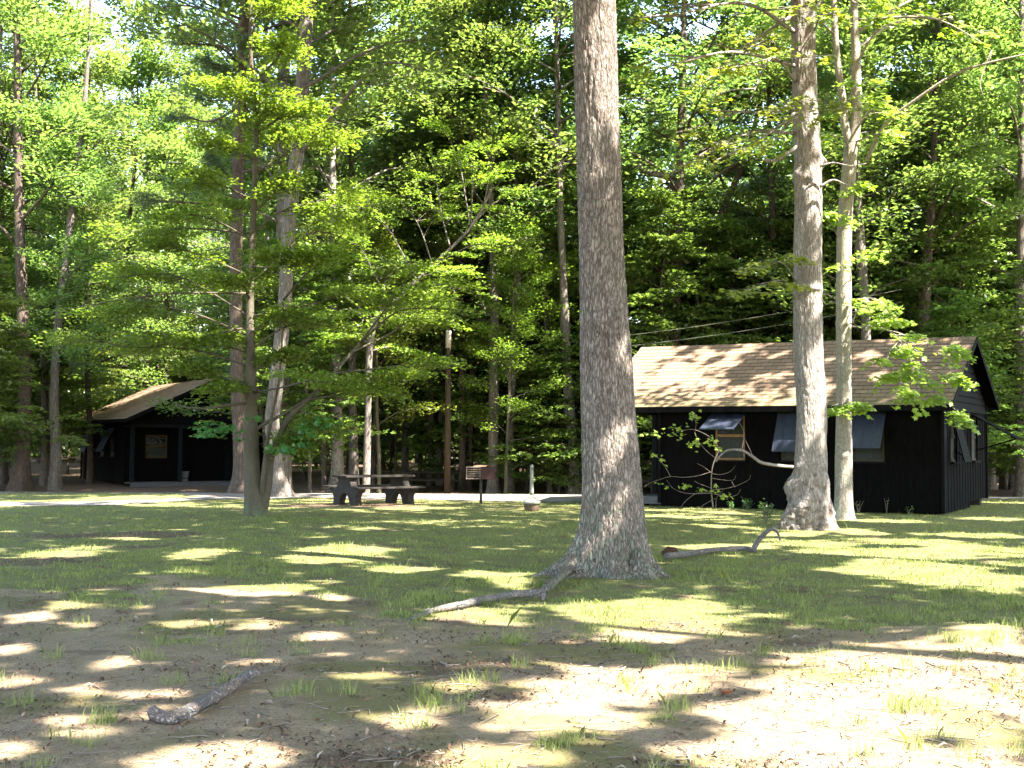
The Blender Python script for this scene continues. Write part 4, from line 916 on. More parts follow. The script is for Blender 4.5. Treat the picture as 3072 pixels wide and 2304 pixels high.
# rest of the wood
for x, y, sc, lb in ((-4.6, 45.6, .62, 'sunlit young leafy tree behind the picnic table, its sprays above the bent beech'), (-.2, 46.0, .55, 'sunlit young leafy tree close before the two grey trunks behind the grill'), (1.4, 48.0, .8, 'sunlit young leafy tree left of the great oak, behind the ash receptacle')):
    rt_ = grown_tree('young_tree', PAT[4], 'bark_young', 'leaf_young', (x, y, zat(x, y) - .05), x * 2, sc, lb)
def sparse(x, y):  # directions where the photo shows open sky
    a = x / y
    return a
GRP = [('tall leafy tree standing among others in the forest left of and behind the far cabin', 'forest trees at the left'), ('tall leafy tree standing among others in the forest behind the picnic tables and great oak', 'forest trees in the middle'),
       ('tall leafy tree standing among others in the forest behind the near cabin', 'forest trees at the right')]
UGR = [('low leafy understory tree at the forest edge left of and behind the far cabin', 'understory at the left'), ('low leafy understory tree at the forest edge behind the picnic tables and great oak', 'understory in the middle'),
       ('low leafy understory tree at the forest edge behind the near cabin', 'understory at the right')]
def zone(x, y): a = x / y; return 0 if a < -.17 else (1 if a < .09 else 2)
rng = np.random.default_rng(12); spots = []
for row, y0 in enumerate((51, 57, 63.5, 70.5, 78, 86)):
    w = .40 * y0 + 7; n = int(2 * w / (5.0 + row * .35))
    for i in range(n):
        x = -w + 2 * w * (i + .5 + (row % 2) * .5) / n + rng.normal() * 1.0; y = y0 + rng.normal() * 1.4
        spots.append((x, y))
for x, y in [(-21.5, 40), (-24, 47), (-19.5, 53), (20, 39), (23, 46), (17.5, 45), (19, 52), (13.5, 48.5), (9.5, 47), (3.5, 50)]: spots.append((x, y))
for x, y in spots:
    a = x / y
    if -16 < x < -8 and 44 < y < 58: continue
    if abs(a + .350) * y < 2.0 and y < 75: continue                       # open sky at the upper left
    if abs(a - .125) * y < .7 and y < 70: continue
    k = int(rng.integers(5)); sc = .82 + .3 * rng.random()
    lb, gp = GRP[zone(x, y)]
    grown_tree('forest_tree', PAT[k], ('bark_grey', 'bark_brown', 'bark_white_oak')[int(rng.integers(3))], 'leaf_forest', (x, y, zat(x, y) - .1), rng.random() * 6.28, sc, lb, 'tree', gp)
rng = np.random.default_rng(21); us = []
for y0, st in ((45.6, 2.5), (48.5, 2.5), (52, 2.6), (56, 2.8), (61, 3.4), (68, 3.6), (76, 4.0), (84, 4.2)):
    w = .40 * y0 + 4; n = int(2 * w / st)
    for i in range(n): us.append((-w + 2 * w * (i + .5) / n + rng.normal() * .9, y0 + rng.normal() * 1.0))
for x, y in us:
    if -17.5 < x < -7.0 and 43 < y < 59.5: continue
    if -4.8 < x < -.8 and y < 49.6: continue
    if y < 46.2 and -3.5 < x < 3.2: continue
    k = int(rng.integers(3)); sc = .75 + .45 * rng.random(); lb, gp = UGR[zone(x, y)]
    if y > 60: sc *= 1.25
    if y > 72: sc *= 1.15
    grown_tree('understory_tree', UND[k], 'bark_brown', 'leaf_under', (x, y, zat(x, y) - .05), rng.random() * 6.28, sc, lb, 'tree', gp)
rng = np.random.default_rng(404)
for x, y in [(-9.5, 47.6), (-6.9, 48.3), (-5.4, 51.2), (-3.2, 51.8), (-1.6, 50.4), (.6, 49.9), (2.0, 52.4), (3.9, 48.6), (4.9, 51.5), (6.6, 49.6), (8.1, 47.3), (9.4, 50.5), (11.2, 48.4), (12.6, 51.6), (14.8, 48.9), (16.6, 51.0), (18.9, 48.6), (20.6, 52.0),
             (-18.3, 52.8), (-20.6, 49.0), (-15.8, 59.5), (-11.4, 59.8), (-8.8, 55.6), (-22.4, 55.0), (-3.9, 55.9), (.2, 55.3), (7.4, 55.2), (13.3, 56.0), (-6.4, 58.8), (3.2, 58.2)]:
    lb, gp = GRP[zone(x, y)]; k = (4, 2, 4)[int(rng.integers(3))]; low = 1.5 < x < 13 and y < 53
    grown_tree('forest_tree', UND[2] if low else PAT[k], 'bark_brown', 'leaf_forest', (x, y, zat(x, y) - .1), rng.random() * 6.28, (1.05 if low else .72) + .3 * rng.random(), lb, 'tree', gp)
for x, y, k, sc, lb in ((-19.3, 36.5, 2, 1.1, 'leafy understory tree at the left edge beyond the grass island'), (-17.6, 43.5, 0, 1.1, 'leafy understory tree just left of the far cabin roof'), (16.6, 38.0, 2, 1.0, 'leafy understory tree at the right edge beyond the near cabin'), (14.6, 42.5, 0, .9, 'bright leafy understory tree showing right of the near cabin gable'), (-8.2, 43.8, 2, .9, 'leafy understory tree right of the far cabin porch')):
    grown_tree('understory_tree', UND[k], 'bark_brown', 'leaf_under', (x, y, zat(x, y)), k * 2.0 + sc, sc, lb)
# far-off wood: one mass of foliage on its own rise
rng = np.random.default_rng(31); n = 170000
x = (rng.random(n) * 2 - 1) * 64; y = 93 + rng.random(n) * 28; zt = 23 + 9 * (fbm(x * .08, y * .08, seed=3) - .5) * 2
z = zt * rng.random(n) ** 1.15; keep = (fbm(x * .35, y * .35, z * .45, seed=6) > .42) | (z < 9); x, y, z = x[keep], y[keep], z[keep]; n = len(x)
V, Fq = leaves_diamond(np.stack([x, y, z], 1), rng.normal(size=(n, 3)) + [0, -.3, .8], rng.normal(size=(n, 3)), .75 * (.6 + .6 * rng.random(n)), .45 * (.6 + .6 * rng.random(n)))
tag(obj('distant_foliage', mesh_np('distant_foliage', V, Fq, rnd=rng.random(n)), 'leaf_forest'), 'dense green foliage of the far-off wood behind all the trunks', kind='stuff')

# ================================================================== low forked tree with layered sprays (left of centre)
DY = 27.8
base, P, R = px_trunk([(766, 1556, 62), (757, 1450, 50), (753, 1300, 44), (752, 1100, 30), (750, 900, 24), (758, 700, 20), (768, 400, 16), (752, 150, 12), (755, -60, 8)], DY)
YT = tree_thing('beech_tree', base, 'low forked tree with dark stem and wide flat leaf sprays, left of the picnic table'); YB = base
V, Fq, PR = trunk_mesh(P, R, 40, .05, [(.0, .16, .5, .35), (3.1, .06, .5, .2), (5.4, .10, .35, .3)], [(.35, 5.0, .25, .12, -.03)], .004, .04, 12, (14, 2))
obj('trunk', mesh_np('trunk', V, Fq, smooth=True), 'bark_young', YT)
def C_(x, y, d=DY): return at(x, y, d) - base
tb = Tubes(); tips = []; rng = np.random.default_rng(18)
tb.tube(smooth_path(np.array([C_(782, 1548), C_(796, 1490), C_(805, 1430), C_(812, 1370), C_(838, 1318), C_(858, 1267), C_(892, 1228), C_(925, 1200), C_(1000, 1120, DY + .4), C_(1080, 1030, DY + .8)]), 40), np.linspace(.115, .03, 40), 12, .08, 3)
tb.tube(smooth_path(np.array([C_(786, 1500), C_(790, 1430, DY - .2), C_(800, 1340, DY - .2), C_(815, 1250, DY - .3), C_(840, 1120, DY - .4), C_(850, 900, DY - .5)]), 26), np.linspace(.06, .015, 26), 8, .08, 4)
tb.tube(smooth_path(np.array([C_(762, 1292), C_(803, 1266), C_(840, 1248), C_(872, 1228), C_(930, 1190)]), 16), np.linspace(.045, .02, 16), 8, .1, 5)
tb.tube(smooth_path(np.array([C_(752, 1210), C_(711, 1212, DY - .3), C_(664, 1218, DY - .5), C_(631, 1225, DY - .6), C_(581, 1224, DY - .6), C_(545, 1219, DY - .6), C_(525, 1207, DY - .6)]), 26), np.linspace(.034, .016, 26), 7, .12, 7)
LY = [((752, 1150), (560, 1090)), ((752, 1010), (350, 915)), ((752, 1060), (560, 1010)), ((750, 950), (330, 835)), ((750, 900), (620, 870)), ((752, 830), (450, 740)), ((755, 720), (470, 640)), ((758, 600), (560, 520)), ((765, 480), (600, 400)), ((768, 380), (650, 250)),
      ((752, 1180), (980, 1120)), ((752, 1050), (1050, 990)), ((750, 950), (1110, 860)), ((752, 850), (1080, 740)), ((758, 700), (1060, 580)), ((766, 520), (1000, 420)), ((768, 400), (930, 300)), ((760, 250), (860, 120)), ((925, 1200), (1200, 1120)), ((1000, 1120), (1330, 1080)),
      ((1080, 1030), (1380, 930)), ((1050, 1060), (1260, 900)), ((892, 1228), (960, 1290)), ((990, 1130), (1160, 1180)), ((1080, 1030), (1230, 820)), ((850, 900), (1010, 760)), ((752, 1100), (420, 1040)), ((752, 980), (240, 1000)), ((750, 880), (180, 930)), ((755, 700), (330, 700)), ((765, 500), (780, 250)), ((752, 150), (700, -40)), ((752, 150), (840, -20)),
      ((752, 1160), (640, 1180)), ((858, 1267), (900, 1340)), ((757, 800), (880, 720)), ((757, 640), (850, 540)), ((752, 1000), (860, 940)), ((752, 1120), (870, 1060)), ((766, 460), (860, 380)), ((752, 900), (690, 830)), ((755, 650), (680, 600)), ((752, 1040), (680, 1000))]
for (a, b) in LY:
    dd = rng.normal() * 1.1; tips += twiggy(tb, C_(*a), C_(*b, DY + dd), .026, rng, 4, .05, 1)
tb.build('branches', 'bark_young', YT)
c = np.array([t[0] for t in tips]); d = np.array([t[1] for t in tips]) + 1e-4
Cc, N, D = spray_points(rng, c, d, 80, .62, .55, .10); n = len(Cc); N[:, 2] += .3; l = .096 * (.65 + .6 * rng.random(n))
V, Fq = leaves_diamond(Cc, N, D, l, l * .62); YRND = rng.random(n)
obj('crown', mesh_np('crown', V, Fq, rnd=YRND), 'leaf_young', YT)
# dark broad leaves hanging low beside the stem
Cc = []
for x, y, m_, sx, sy in ((640, 1290, 46, 44, 16), (610, 1300, 14, 16, 12), (700, 1285, 14, 24, 12), (760, 1255, 16, 26, 8), (850, 1345, 34, 36, 14), (920, 1290, 34, 36, 22), (900, 1330, 20, 40, 12), (980, 1270, 20, 34, 14), (715, 1315, 8, 16, 6)):
    for _ in range(m_): Cc.append(C_(x + rng.normal() * sx * .6, y + rng.normal() * sy * .6, DY - 1.1 + rng.normal() * .25))
Cc = np.array(Cc); n = len(Cc); V, Fq, k = leaves_maple(Cc, rng.normal(size=(n, 3)) * .3 + [0, -.45, .8], rng.normal(size=(n, 3)) * .5 + [0, -.3, -.5], .12 * (.6 + .6 * rng.random(n)))
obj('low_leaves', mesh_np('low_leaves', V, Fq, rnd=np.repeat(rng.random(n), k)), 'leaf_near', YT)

# leaning young tree behind it
base, P, R = px_trunk([(1098, 1470, 24), (1104, 1250, 20), (1109, 1054, 20), (1126, 961, 20), (1172, 915, 19), (1298, 796, 15), (1411, 683, 11), (1480, 560, 6)], 42.5)
r = tree_thing('beech_tree', base, 'young beech whose bent grey stem leans right above the picnic table'); V, Fq, PR = trunk_mesh(P, R, 16, .1, None, (), 0, .04, 2)
obj('trunk', mesh_np('trunk', V, Fq, smooth=True), 'bark_grey', r)
def C_(x, y, d=42.5): return at(x, y, d) - base
tb = Tubes(); tips = []; rng = np.random.default_rng(55)
for a, b in [((1126, 961), (1000, 850)), ((1140, 940), (1140, 760)), ((1172, 915), (1060, 700)), ((1298, 796), (1200, 600)), ((1350, 740), (1300, 480)), ((1298, 796), (1500, 720)), ((1411, 683), (1560, 560)), ((1411, 683), (1420, 460)), ((1220, 870), (1450, 880)), ((1172, 915), (1380, 980)), ((1120, 980), (960, 960)), ((1250, 840), (1080, 560)), ((1411, 683), (1330, 380)), ((1260, 830), (1400, 800)), ((1450, 620), (1500, 400)), ((1109, 1054), (1250, 1060)), ((1109, 1030), (980, 1040))]:
    tips += twiggy(tb, C_(*a), C_(*b, 42.5 + rng.normal() * 1.5), .03, rng, 4, .05, 1)
tb.build('branches', 'bark_grey', r)
c = np.array([t[0] for t in tips]); d = np.array([t[1] for t in tips]) + 1e-4
Cc, N, D = spray_points(rng, c, d, 40, .65, .5, .05); n = len(Cc); N[:, 2] += .3; l = .125 * (.65 + .6 * rng.random(n)); V, Fq = leaves_diamond(Cc, N, D, l, l * .62)
obj('crown', mesh_np('crown', V, Fq, rnd=rng.random(n)), 'leaf_young', r)

# pine crown ----------------------------------------------------------
base = PB; rng = np.random.default_rng(8); tb = Tubes(); tips = []
def C_(x, y, d=39.7): return at(x, y, d) - base
for a, b in [((712, 620), (420, 600)), ((712, 640), (520, 560)), ((715, 520), (900, 470)), ((718, 320), (540, 340)), ((722, 300), (880, 250)), ((725, 200), (520, 130)), ((728, 120), (900, 60)), ((728, 60), (560, -20)), ((730, 0), (820, -80)), ((730, -40), (640, -160)), ((725, 180), (640, 60)), ((725, 240), (800, 120)), ((715, 560), (640, 460)), ((722, 330), (640, 220)), ((728, 80), (470, 20)), ((728, 100), (760, 0)), ((728, 60), (960, -30)), ((733, -60), (1020, -120)), ((720, 260), (600, 180))]:
    tips += twiggy(tb, C_(*a), C_(*b, 39.7 + rng.normal() * 1.6), .05, rng, 4, .02, 1)
tb.build('branches', 'bark_brown', PINE)
c = np.array([t[0] for t in tips]); d = np.array([t[1] for t in tips]) + 1e-4
Cc, N, D = spray_points(rng, c, d, 9, .38, .25, .12); m_ = 13; q = rng.normal(size=(len(Cc), m_, 3)) * .8 + unit(D)[:, None] * .9
D2 = unit(q).reshape(-1, 3); C2 = np.repeat(Cc, m_, 0) + D2 * .07; n = len(C2)
V, Fq = leaves_diamond(C2, rng.normal(size=(n, 3)), D2, np.full(n, .15), np.full(n, .013), .0)
obj('needles', mesh_np('needles', V, Fq, rnd=rng.random(n)), 'needle', PINE)

# ================================================================== canopy over the clearing: crowns above and outside the picture, added for shade, with gaps shaped to put sun on chosen patches
for z in np.arange(3.0, 15, .5): lit_at((WOAKB[0] + .15, WOAKB[1] - .2, z), .42, .9 if z > 6 else .8, .30)
for z in (.25, .6, .95, 1.9, 2.4): lit_at((WOAKB[0] + .22, WOAKB[1] - .3, z), .24, .9, .22)
for z in np.arange(.3, 13, .6): lit_at((MAPB[0] + .06 * sin(z * 5), MAPB[1] - .1, z), .16 + .14 * abs(sin(z * 3.3)), .95, .2)
for z, dx, r_ in ((1.72, .05, .26), (1.35, -.12, .22), (.75, .1, .26), (2.95, .36, .16), (2.55, .36, .16), (3.3, .36, .14)): lit_at((OAKB[0] + dx, OAKB[1] - .35, z), r_, .95, r_ * .8)
for P_, r_ in (((7.6, 26.6, 4.3), .9), ((8.2, 26, 3.3), 1.0), ((9.0, 25.8, 2.7), .7), ((8.3, 26.6, 6.5), .8), ((8.0, 27, 9), 1.3), ((9.5, 28, 11.5), 1.8), ((10.5, 28.5, 10.5), 1.6), ((7.2, 26.5, 11), 1.4), ((5.5, 22.5, 8.6), .8), ((3.3, 22.6, 9), .9), ((4.4, 21.8, 7.6), .8), ((2.8, 23, 7.4), .8)):
    lit_at(P_, r_, .85)
lit_at((2.8, 26.3, 1.9), .5, .9); lit_at((3.6, 26.2, 1.5), .35, .9)
for sx, sy, rr in ((2150, 1110, .85), (2100, 1150, .7), (2030, 1130, .5), (2190, 1090, .5), (2080, 1160, .45), (2215, 1050, .45), (1990, 1150, .35), (2010, 1110, .3), (2060, 1200, .4), (2140, 1200, .35), (2200, 1180, .35), (1940, 1190, .3), (2280, 1130, .25), (2650, 1130, .3), (2880, 1040, .3), (2860, 1120, .22), (2610, 1060, .25)):
    D_ = ray(sx, sy); n_ = np.array([-sin(TH) * (RZ - EF), -cos(TH) * (RZ - EF), RY + OVF]); p0 = np.array([_o[0], _o[1], 0]) + np.append(_a * -OVF, EF); t_ = ((p0 - EYE) @ n_) / (D_ @ n_)
    lit_at(EYE + D_ * t_, rr, .95)
for P_, r_ in ((( 9.9, 31.0, 3.3), .25), ((10.6, 32.6, 2.2), .22), ((10.3, 32.0, 3.2), .3), ((10.0, 30.6, 1.9), .2)): lit_at(P_, r_, .8)
ELL = [tuple(e) for e in ELL]
def fleck(g):
    x, y = g[:, 0], g[:, 1]
    n = fbm(x * 1.9, y * 1.9, seed=81, oct=3)
    th = np.full(len(x), .70)
    roof = (np.abs((x - 4.9) * cos(TH) - (y - 33.6) * sin(TH)) < 4.8) & (np.abs((x - 4.9) * sin(TH) + (y - 33.6) * cos(TH)) < 2.2); th[roof] = .655; th[(np.abs(y - (15.9 - (x - 1.2) * .665)) < .8) & (x < 1.7) & (x > -5)] = .90; gab = (np.abs(x - 10.3) < 2.0) & (np.abs(y - 32.8) < 3.2) & ~roof; th[gab] = .95; fr_ = (np.abs((x - 5.6) * cos(TH) - (y - 31.3) * sin(TH)) < 4.6) & (np.abs((x - 5.6) * sin(TH) + (y - 31.3) * cos(TH)) < .5); th[fr_] = .72
    yt = (x > -16) & (x < -2) & (y > 28.8) & (y < 34.5); th[yt] = .42
    th[(y > 36)] = .54; th[(y > 34) & (x < -8)] = .66; th[(y > 33) & (y < 40) & (x > -7) & (x < 3)] = .42
    th[(x > 2) & (x < 9) & (y > 26.5) & (y < 31)] = .60
    th[(y > 43)] = .34; th[(y > 40) & (x > -7) & (x < 3)] = .36; th[(x > 8) & (y > 38)] = .32; th[(y > 43) & (x < -12)] = .56; th[(y > 51) & (x < -12)] = .38; th[(np.abs(y - (37.3 - (x + 6.6) * .665)) < .5) & (x < -6.4) & (x > -13)] = .60
    return sstep(th, th + .05, n)
for a_, b_, m_ in []: pass
SITES = [('oak_tree', OAK, OAKB), ('white', WOAK, WOAKB), ('maple', MAP, MAPB)]
OFF = [(10.5, 5, 'bark_grey'), (-9.5, 4, 'bark_brown'), (2.5, -6, 'bark_grey'), (17, 13, 'bark_brown'), (-13, 16, 'bark_grey'), (14, -4, 'bark_grey'), (21, 22, 'bark_grey'), (-17, 29, 'bark_brown'), (-6, -9, 'bark_grey'), (25, 4, 'bark_brown'), (20, 33, 'bark_grey'), (11, 14, 'bark_grey'), (18, -13, 'bark_brown'), (25, 31, 'bark_brown'), (-3, 8, None)]  # unseen trees added to carry the shade-casting leaves
for a_, b_, m_ in OFF:
    gg = gproj(np.array([(a_, b_, z) for z in np.arange(0, 16, .5)])); mm = lit_mask(gg)
    if mm.max() > .3: print('shade trunk crosses lit patch', a_, b_, gg[mm > .3].round(1)[:3].tolist(), (mm > .3).sum())
rng = np.random.default_rng(91)
NS = 18500; gx = -21 + rng.random(NS) * 42; gy = 1.0 + rng.random(NS) * 47.5
ex = rng.random(NS) < .035; gx[ex] = -20.5 + rng.random(ex.sum()) * 6.5; gy[ex] = 48 + rng.random(ex.sum()) * 7  # extra leaf sprays added to shade the far cabin
zmin = (3.6 + .36 * gy) / (1 + .36 * S[1] / S[2] * -1)
zc = np.maximum(11.5, zmin + .6) + rng.random(NS) ** 1.2 * 6.5
cx = gx + S[0] / S[2] * zc; cy = gy + S[1] / S[2] * zc
c = np.stack([cx, cy, zc], 1); az = rng.random(NS) * 6.28
Cc, N, D = spray_points(rng, c, np.stack([np.cos(az), np.sin(az), .1 * rng.normal(size=NS)], 1), 26, .95, .75, .22)
g = gproj(Cc); prob = (1 - lit_mask(g)) * (1 - .93 * fleck(g))  # leaves left out wherever sunlight is wanted below
k = (rng.random(len(Cc)) < prob) & (Cc[:, 2] > 2.6 + .352 * Cc[:, 1])
Cc, N, D = Cc[k], N[k], D[k]; n = len(Cc); N[:, 2] += .4
site_xy = np.array([[b[0], b[1]] for _, _, b in SITES] + [[a, b] for a, b, m_ in OFF if m_])
near = np.argmin(((Cc[:, None, :2] - site_xy[None]) ** 2).sum(-1), 1)
l = .30 * (.7 + .6 * rng.random(n)); rnd = rng.random(n)
lab_off = iter(['tree outside the picture to the right of the camera', 'tree outside the picture to the left of the camera', 'tree behind the camera', 'tree outside the picture beyond the bright sand at the right', 'tree outside the picture beyond the left side of the clearing', 'tree behind the camera at its right',
    'tree outside the picture right of the near cabin', 'tree outside the picture left of the grass island', 'tree behind the camera at its left', 'tree far outside the picture to the right', 'tree outside the picture behind the cabin gable', 'tree just outside the picture right of the great oak', 'tree far behind the camera at its right', 'tree well outside the picture right of the near cabin'])
for i in range(len(site_xy)):
    s_ = near == i
    if i < 3: root, b0 = SITES[i][1], SITES[i][2]
    else:
        bx_, by_, bm_ = [o_ for o_ in OFF if o_[2]][i - 3]; b0 = np.array([bx_, by_, zat(bx_, by_)])
        root = empty('added_shade_tree', tuple(b0), 0, 'tall added shade-casting ' + next(lab_off), 'tree'); T = Tubes()
        T.tube(smooth_path(np.array([(0, 0, -.1), (.1, 0, 5), (-.1, .1, 11), (0, 0, 17)]), 30), np.linspace(.30, .08, 30), 14, .05, i); T.build('trunk', bm_, root)
    if not s_.any(): continue
    V, Fq = leaves_diamond(Cc[s_] - b0, N[s_], D[s_], l[s_], l[s_] * .62)
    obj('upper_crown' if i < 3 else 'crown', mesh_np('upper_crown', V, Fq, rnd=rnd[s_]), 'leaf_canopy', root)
    T = Tubes(); cc = Cc[s_] - b0; rg = np.random.default_rng(i)
    for q in range(30):
        e = cc[rg.integers(len(cc))]; z0 = max(9.0, e[2] - 5); a = np.array([0, 0, min(z0, 15.)])
        if e[2] + b0[2] < 2.6 + .352 * (e[1] + b0[1]) + 1 or a[2] < 2.6 + .352 * b0[1]: continue
        lp = smooth_path([a, (a + e) / 2 + [0, 0, .6], e], 10)
        if lit_mask(gproj(lp + b0)).max() > .25: continue
        T.tube(lp, np.linspace(.10, .02, 10), 7)
    if T.V: T.build('upper_limbs' if i < 3 else 'limbs', 'bark_grey', root)

# ================================================================== fallen branches
def ground_path(pts, lifts, n):
    P = []
    for (x, y), lf in zip(pts, lifts):
        p = G(x, y); p = _G0(x, y, zat(p[0], p[1]) + lf); P.append(p)
    return smooth_path(np.array(P), n)
def fallen(name, label, cat, parts, mat, group=None, knots=()):
    if cat != 'twig':
        rg = np.random.default_rng(int(abs(parts[0][0][0][0] * 977)) % 9999); P0, R0, _ = parts[0]; parts = list(parts)
        for q_ in range(7):
            k_ = int(rg.integers(len(P0) // 8, len(P0) - 3)); t_ = unit(P0[k_ + 1] - P0[k_ - 1]); sd = np.array([-t_[1], t_[0], 0]) * rg.choice([-1, 1]); L_ = .04 + .22 * rg.random() ** 2
            e_ = P0[k_] + (t_ * .5 + sd * (.6 + .4 * rg.random()) + np.array([0, 0, .25 * rg.random()])) * L_; e_[2] = max(e_[2], zat(e_[0], e_[1]) + .006)
            parts.append((smooth_path(np.array([P0[k_], (P0[k_] + e_) / 2 + [0, 0, .01], e_]), 6), np.linspace(max(.004, R0[k_] * .28), .002, 6), 5))
    o0 = np.array([*parts[0][0][0][:2], 0]); T = Tubes()
    for P, R, seg in parts: T.tube(P - o0, R, seg, .38, int(abs(P[0][0] * 31)) % 97)
    o = T.build(name, mat); o.location = tuple(o0); tag(o, label, cat, group); return o
rr = lambda a, b, n: np.linspace(a, b, n)
Pm = ground_path([(452, 2128), (470, 2148), (520, 2156), (570, 2130), (630, 2095), (690, 2062), (730, 2035), (770, 2016)], [.065, .035, .025, .035, .035, .035, .04, .055], 90)
fallen('fallen_branch', 'thick crooked grey log with peeling bark on the bare soil, nearest to the viewer', 'log', [(Pm, np.interp(np.linspace(0, 1, 90), [0, .1, .35, .42, .5, .8, 1], [.030, .038, .034, .040, .033, .034, .028]), 22), (ground_path([(628, 2092), (640, 2104), (656, 2108)], [.03, .02, .01], 8), rr(.014, .005, 8), 7),
   (ground_path([(765, 2025), (800, 2012), (850, 2000), (905, 1988)], [.02, .03, .03, .02], 16), rr(.007, .003, 16), 5)], 'bark_log')
Pm = ground_path([(1226, 1858), (1300, 1832), (1380, 1815), (1440, 1800), (1500, 1790), (1560, 1782), (1632, 1778)], [.02, .03, .05, .05, .06, .06, .05], 70)
fallen('fallen_branch', 'long pale sunlit branch lying on the moss left of the great oak', 'branch', [(Pm, np.interp(np.linspace(0, 1, 70), [0, .3, 1], [.014, .034, .040]), 12), (ground_path([(1628, 1790), (1632, 1800)], [.05, .02], 5), rr(.03, .02, 5), 8), (ground_path([(1275, 1838), (1285, 1826)], [.03, .06], 4), rr(.02, .012, 4), 7)], 'bark_log')
Pm = np.array([[*G(1636, 1778)[:2], .05], [*G(1660, 1762)[:2], .06], [*(G(1690, 1742)[:2]), .08], [*(G(1728, 1722)[:2]), .10]]); Pm = smooth_path(Pm, 26)
fallen('fallen_branch', 'short scaly brown branch propped from the long pale branch up against the oak roots', 'branch', [(Pm, rr(.046, .05, 26), 12)], 'bark_oak')
Pm = ground_path([(2000, 1668), (2060, 1662), (2110, 1655), (2170, 1648), (2230, 1646), (2268, 1652)], [.08, .05, .06, .10, .08, .05], 50)
P2 = np.array([[*G(2264, 1652)[:2], .05], [*G(2272, 1655)[:2], .14], [*G(2285, 1655)[:2], .24], [*G(2300, 1655)[:2], .31], [*G(2318, 1655)[:2], .34]]) ; P2[:, 1] = G(2268, 1652)[1]; P2[:, 0] = [at(x, 1652, P2[0, 1])[0] for x in (2262, 2272, 2290, 2308, 2316)]
P3 = P2[-1] + np.array([[0, 0, 0], [.06, 0, -.03], [.10, 0, -.10], [.12, 0, -.18]])
fallen('fallen_branch', 'bent branch in the grass right of the great oak, its forked end standing up', 'branch', [(Pm, rr(.044, .036, 50), 12), (smooth_path(P2, 20), rr(.040, .030, 20), 10), (smooth_path(P3, 10), rr(.026, .012, 10), 8)], 'bark_log')
m = Tubes(); q = G(1990, 1672); q[2] = zat(q[0], q[1]) + .04
m.tube(np.array([[0, 0, 0], [.07, .02, .04], [.16, .03, .03], [.22, .0, -.02]]), np.array([.05, .07, .06, .03]), 10, .4, 3); o = m.build('bark_chunk', 'oak_wound'); o.location = tuple(q); tag(o, 'reddish rotten chunk of wood at the right foot of the great oak', 'wood chunk')
# noticeable sticks on the soil
rng = np.random.default_rng(66)
for pts, rad, lab in (([(2575, 1970), (2620, 1960), (2665, 1962)], .006, 'pale forked twig on bright soil at the lower right'), ([(2680, 2003), (2720, 2008), (2765, 2010)], .008, 'short pale stick lying on the bright sand at the right'), ([(2515, 1985), (2545, 1995), (2553, 2015), (2535, 2016)], .006, 'hooked dark twig on the soil at the lower right'),
                      ([(2775, 1985), (2830, 2005), (2870, 2008)], .006, 'long dark twig beside the low sandy mound'), ([(2918, 1998), (2940, 2010), (2945, 2035)], .007, 'curved pale twig standing off the bright sand near the right edge'), ([(1720, 2178), (1780, 2188), (1840, 2190), (1890, 2192)], .005, 'long thin grey twig just below the bright sunny patch'),
                      ([(1530, 2195), (1600, 2192), (1670, 2186)], .006, 'straight thin twig below the bright patch in the centre'), ([(1320, 1985), (1345, 1995), (1385, 1992)], .009, 'stubby dark twig on the soil below the mossy strip'), ([(2035, 2240), (2060, 2260), (2070, 2290), (2060, 2300)], .006, 'curved dark twig at the bottom edge right of centre'),
                      ([(1080, 2220), (1130, 2205), (1190, 2190)], .006, 'dark twig at the bottom left of centre'), ([(805, 1835), (850, 1826), (900, 1820)], .006, 'dark twig on the shaded soil left of the long pale branch'), ([(0, 2068), (40, 2066), (70, 2060)], .012, 'dark stick cut by the left edge of the photo'),
                      ([(1990, 2290), (2100, 2300), (2190, 2304)], .005, 'thin straight twig along the bottom edge'), ([(870, 1965), (920, 1957), (980, 1964)], .006, 'wavy dark twig right of the thick grey log')):
    n = len(pts) * 5; P = ground_path(pts, [.008] * len(pts), n); fallen('twig', lab, 'twig', [(P, rr(rad, rad * .5, n), 5)], 'twig_wood', 'twigs on the soil')
# red oak leaf
q = G(2178, 2086); L_ = np.array([(-.9, 0), (-.55, .1), (-.5, .42), (-.3, .14), (-.05, .2), (.05, .55), (.2, .2), (.45, .22), (.6, .45), (.66, .12), (1, 0), (.66, -.1), (.55, -.4), (.4, -.15), (.1, -.2), (0, -.5), (-.15, -.16), (-.35, -.12), (-.5, -.35), (-.6, -.08)]) * .055
m = MB(); n = len(L_); m.add([(x, y, .012 + .9 * abs(y) ** 1.0 + .1 * abs(x)) for x, y in L_] + [(x * .05, 0, .006) for x, y in L_] , [(i, (i + 1) % n, n + (i + 1) % n, n + i) for i in range(n)])
o = m.build('oak_leaf', 'brown_leaf'); o.location = (q[0], q[1], zat(q[0], q[1])); o.rotation_euler = (0, 0, .25); tag(o, 'curled rust-red oak leaf lying alone on the sunny soil, right of centre', 'leaf')

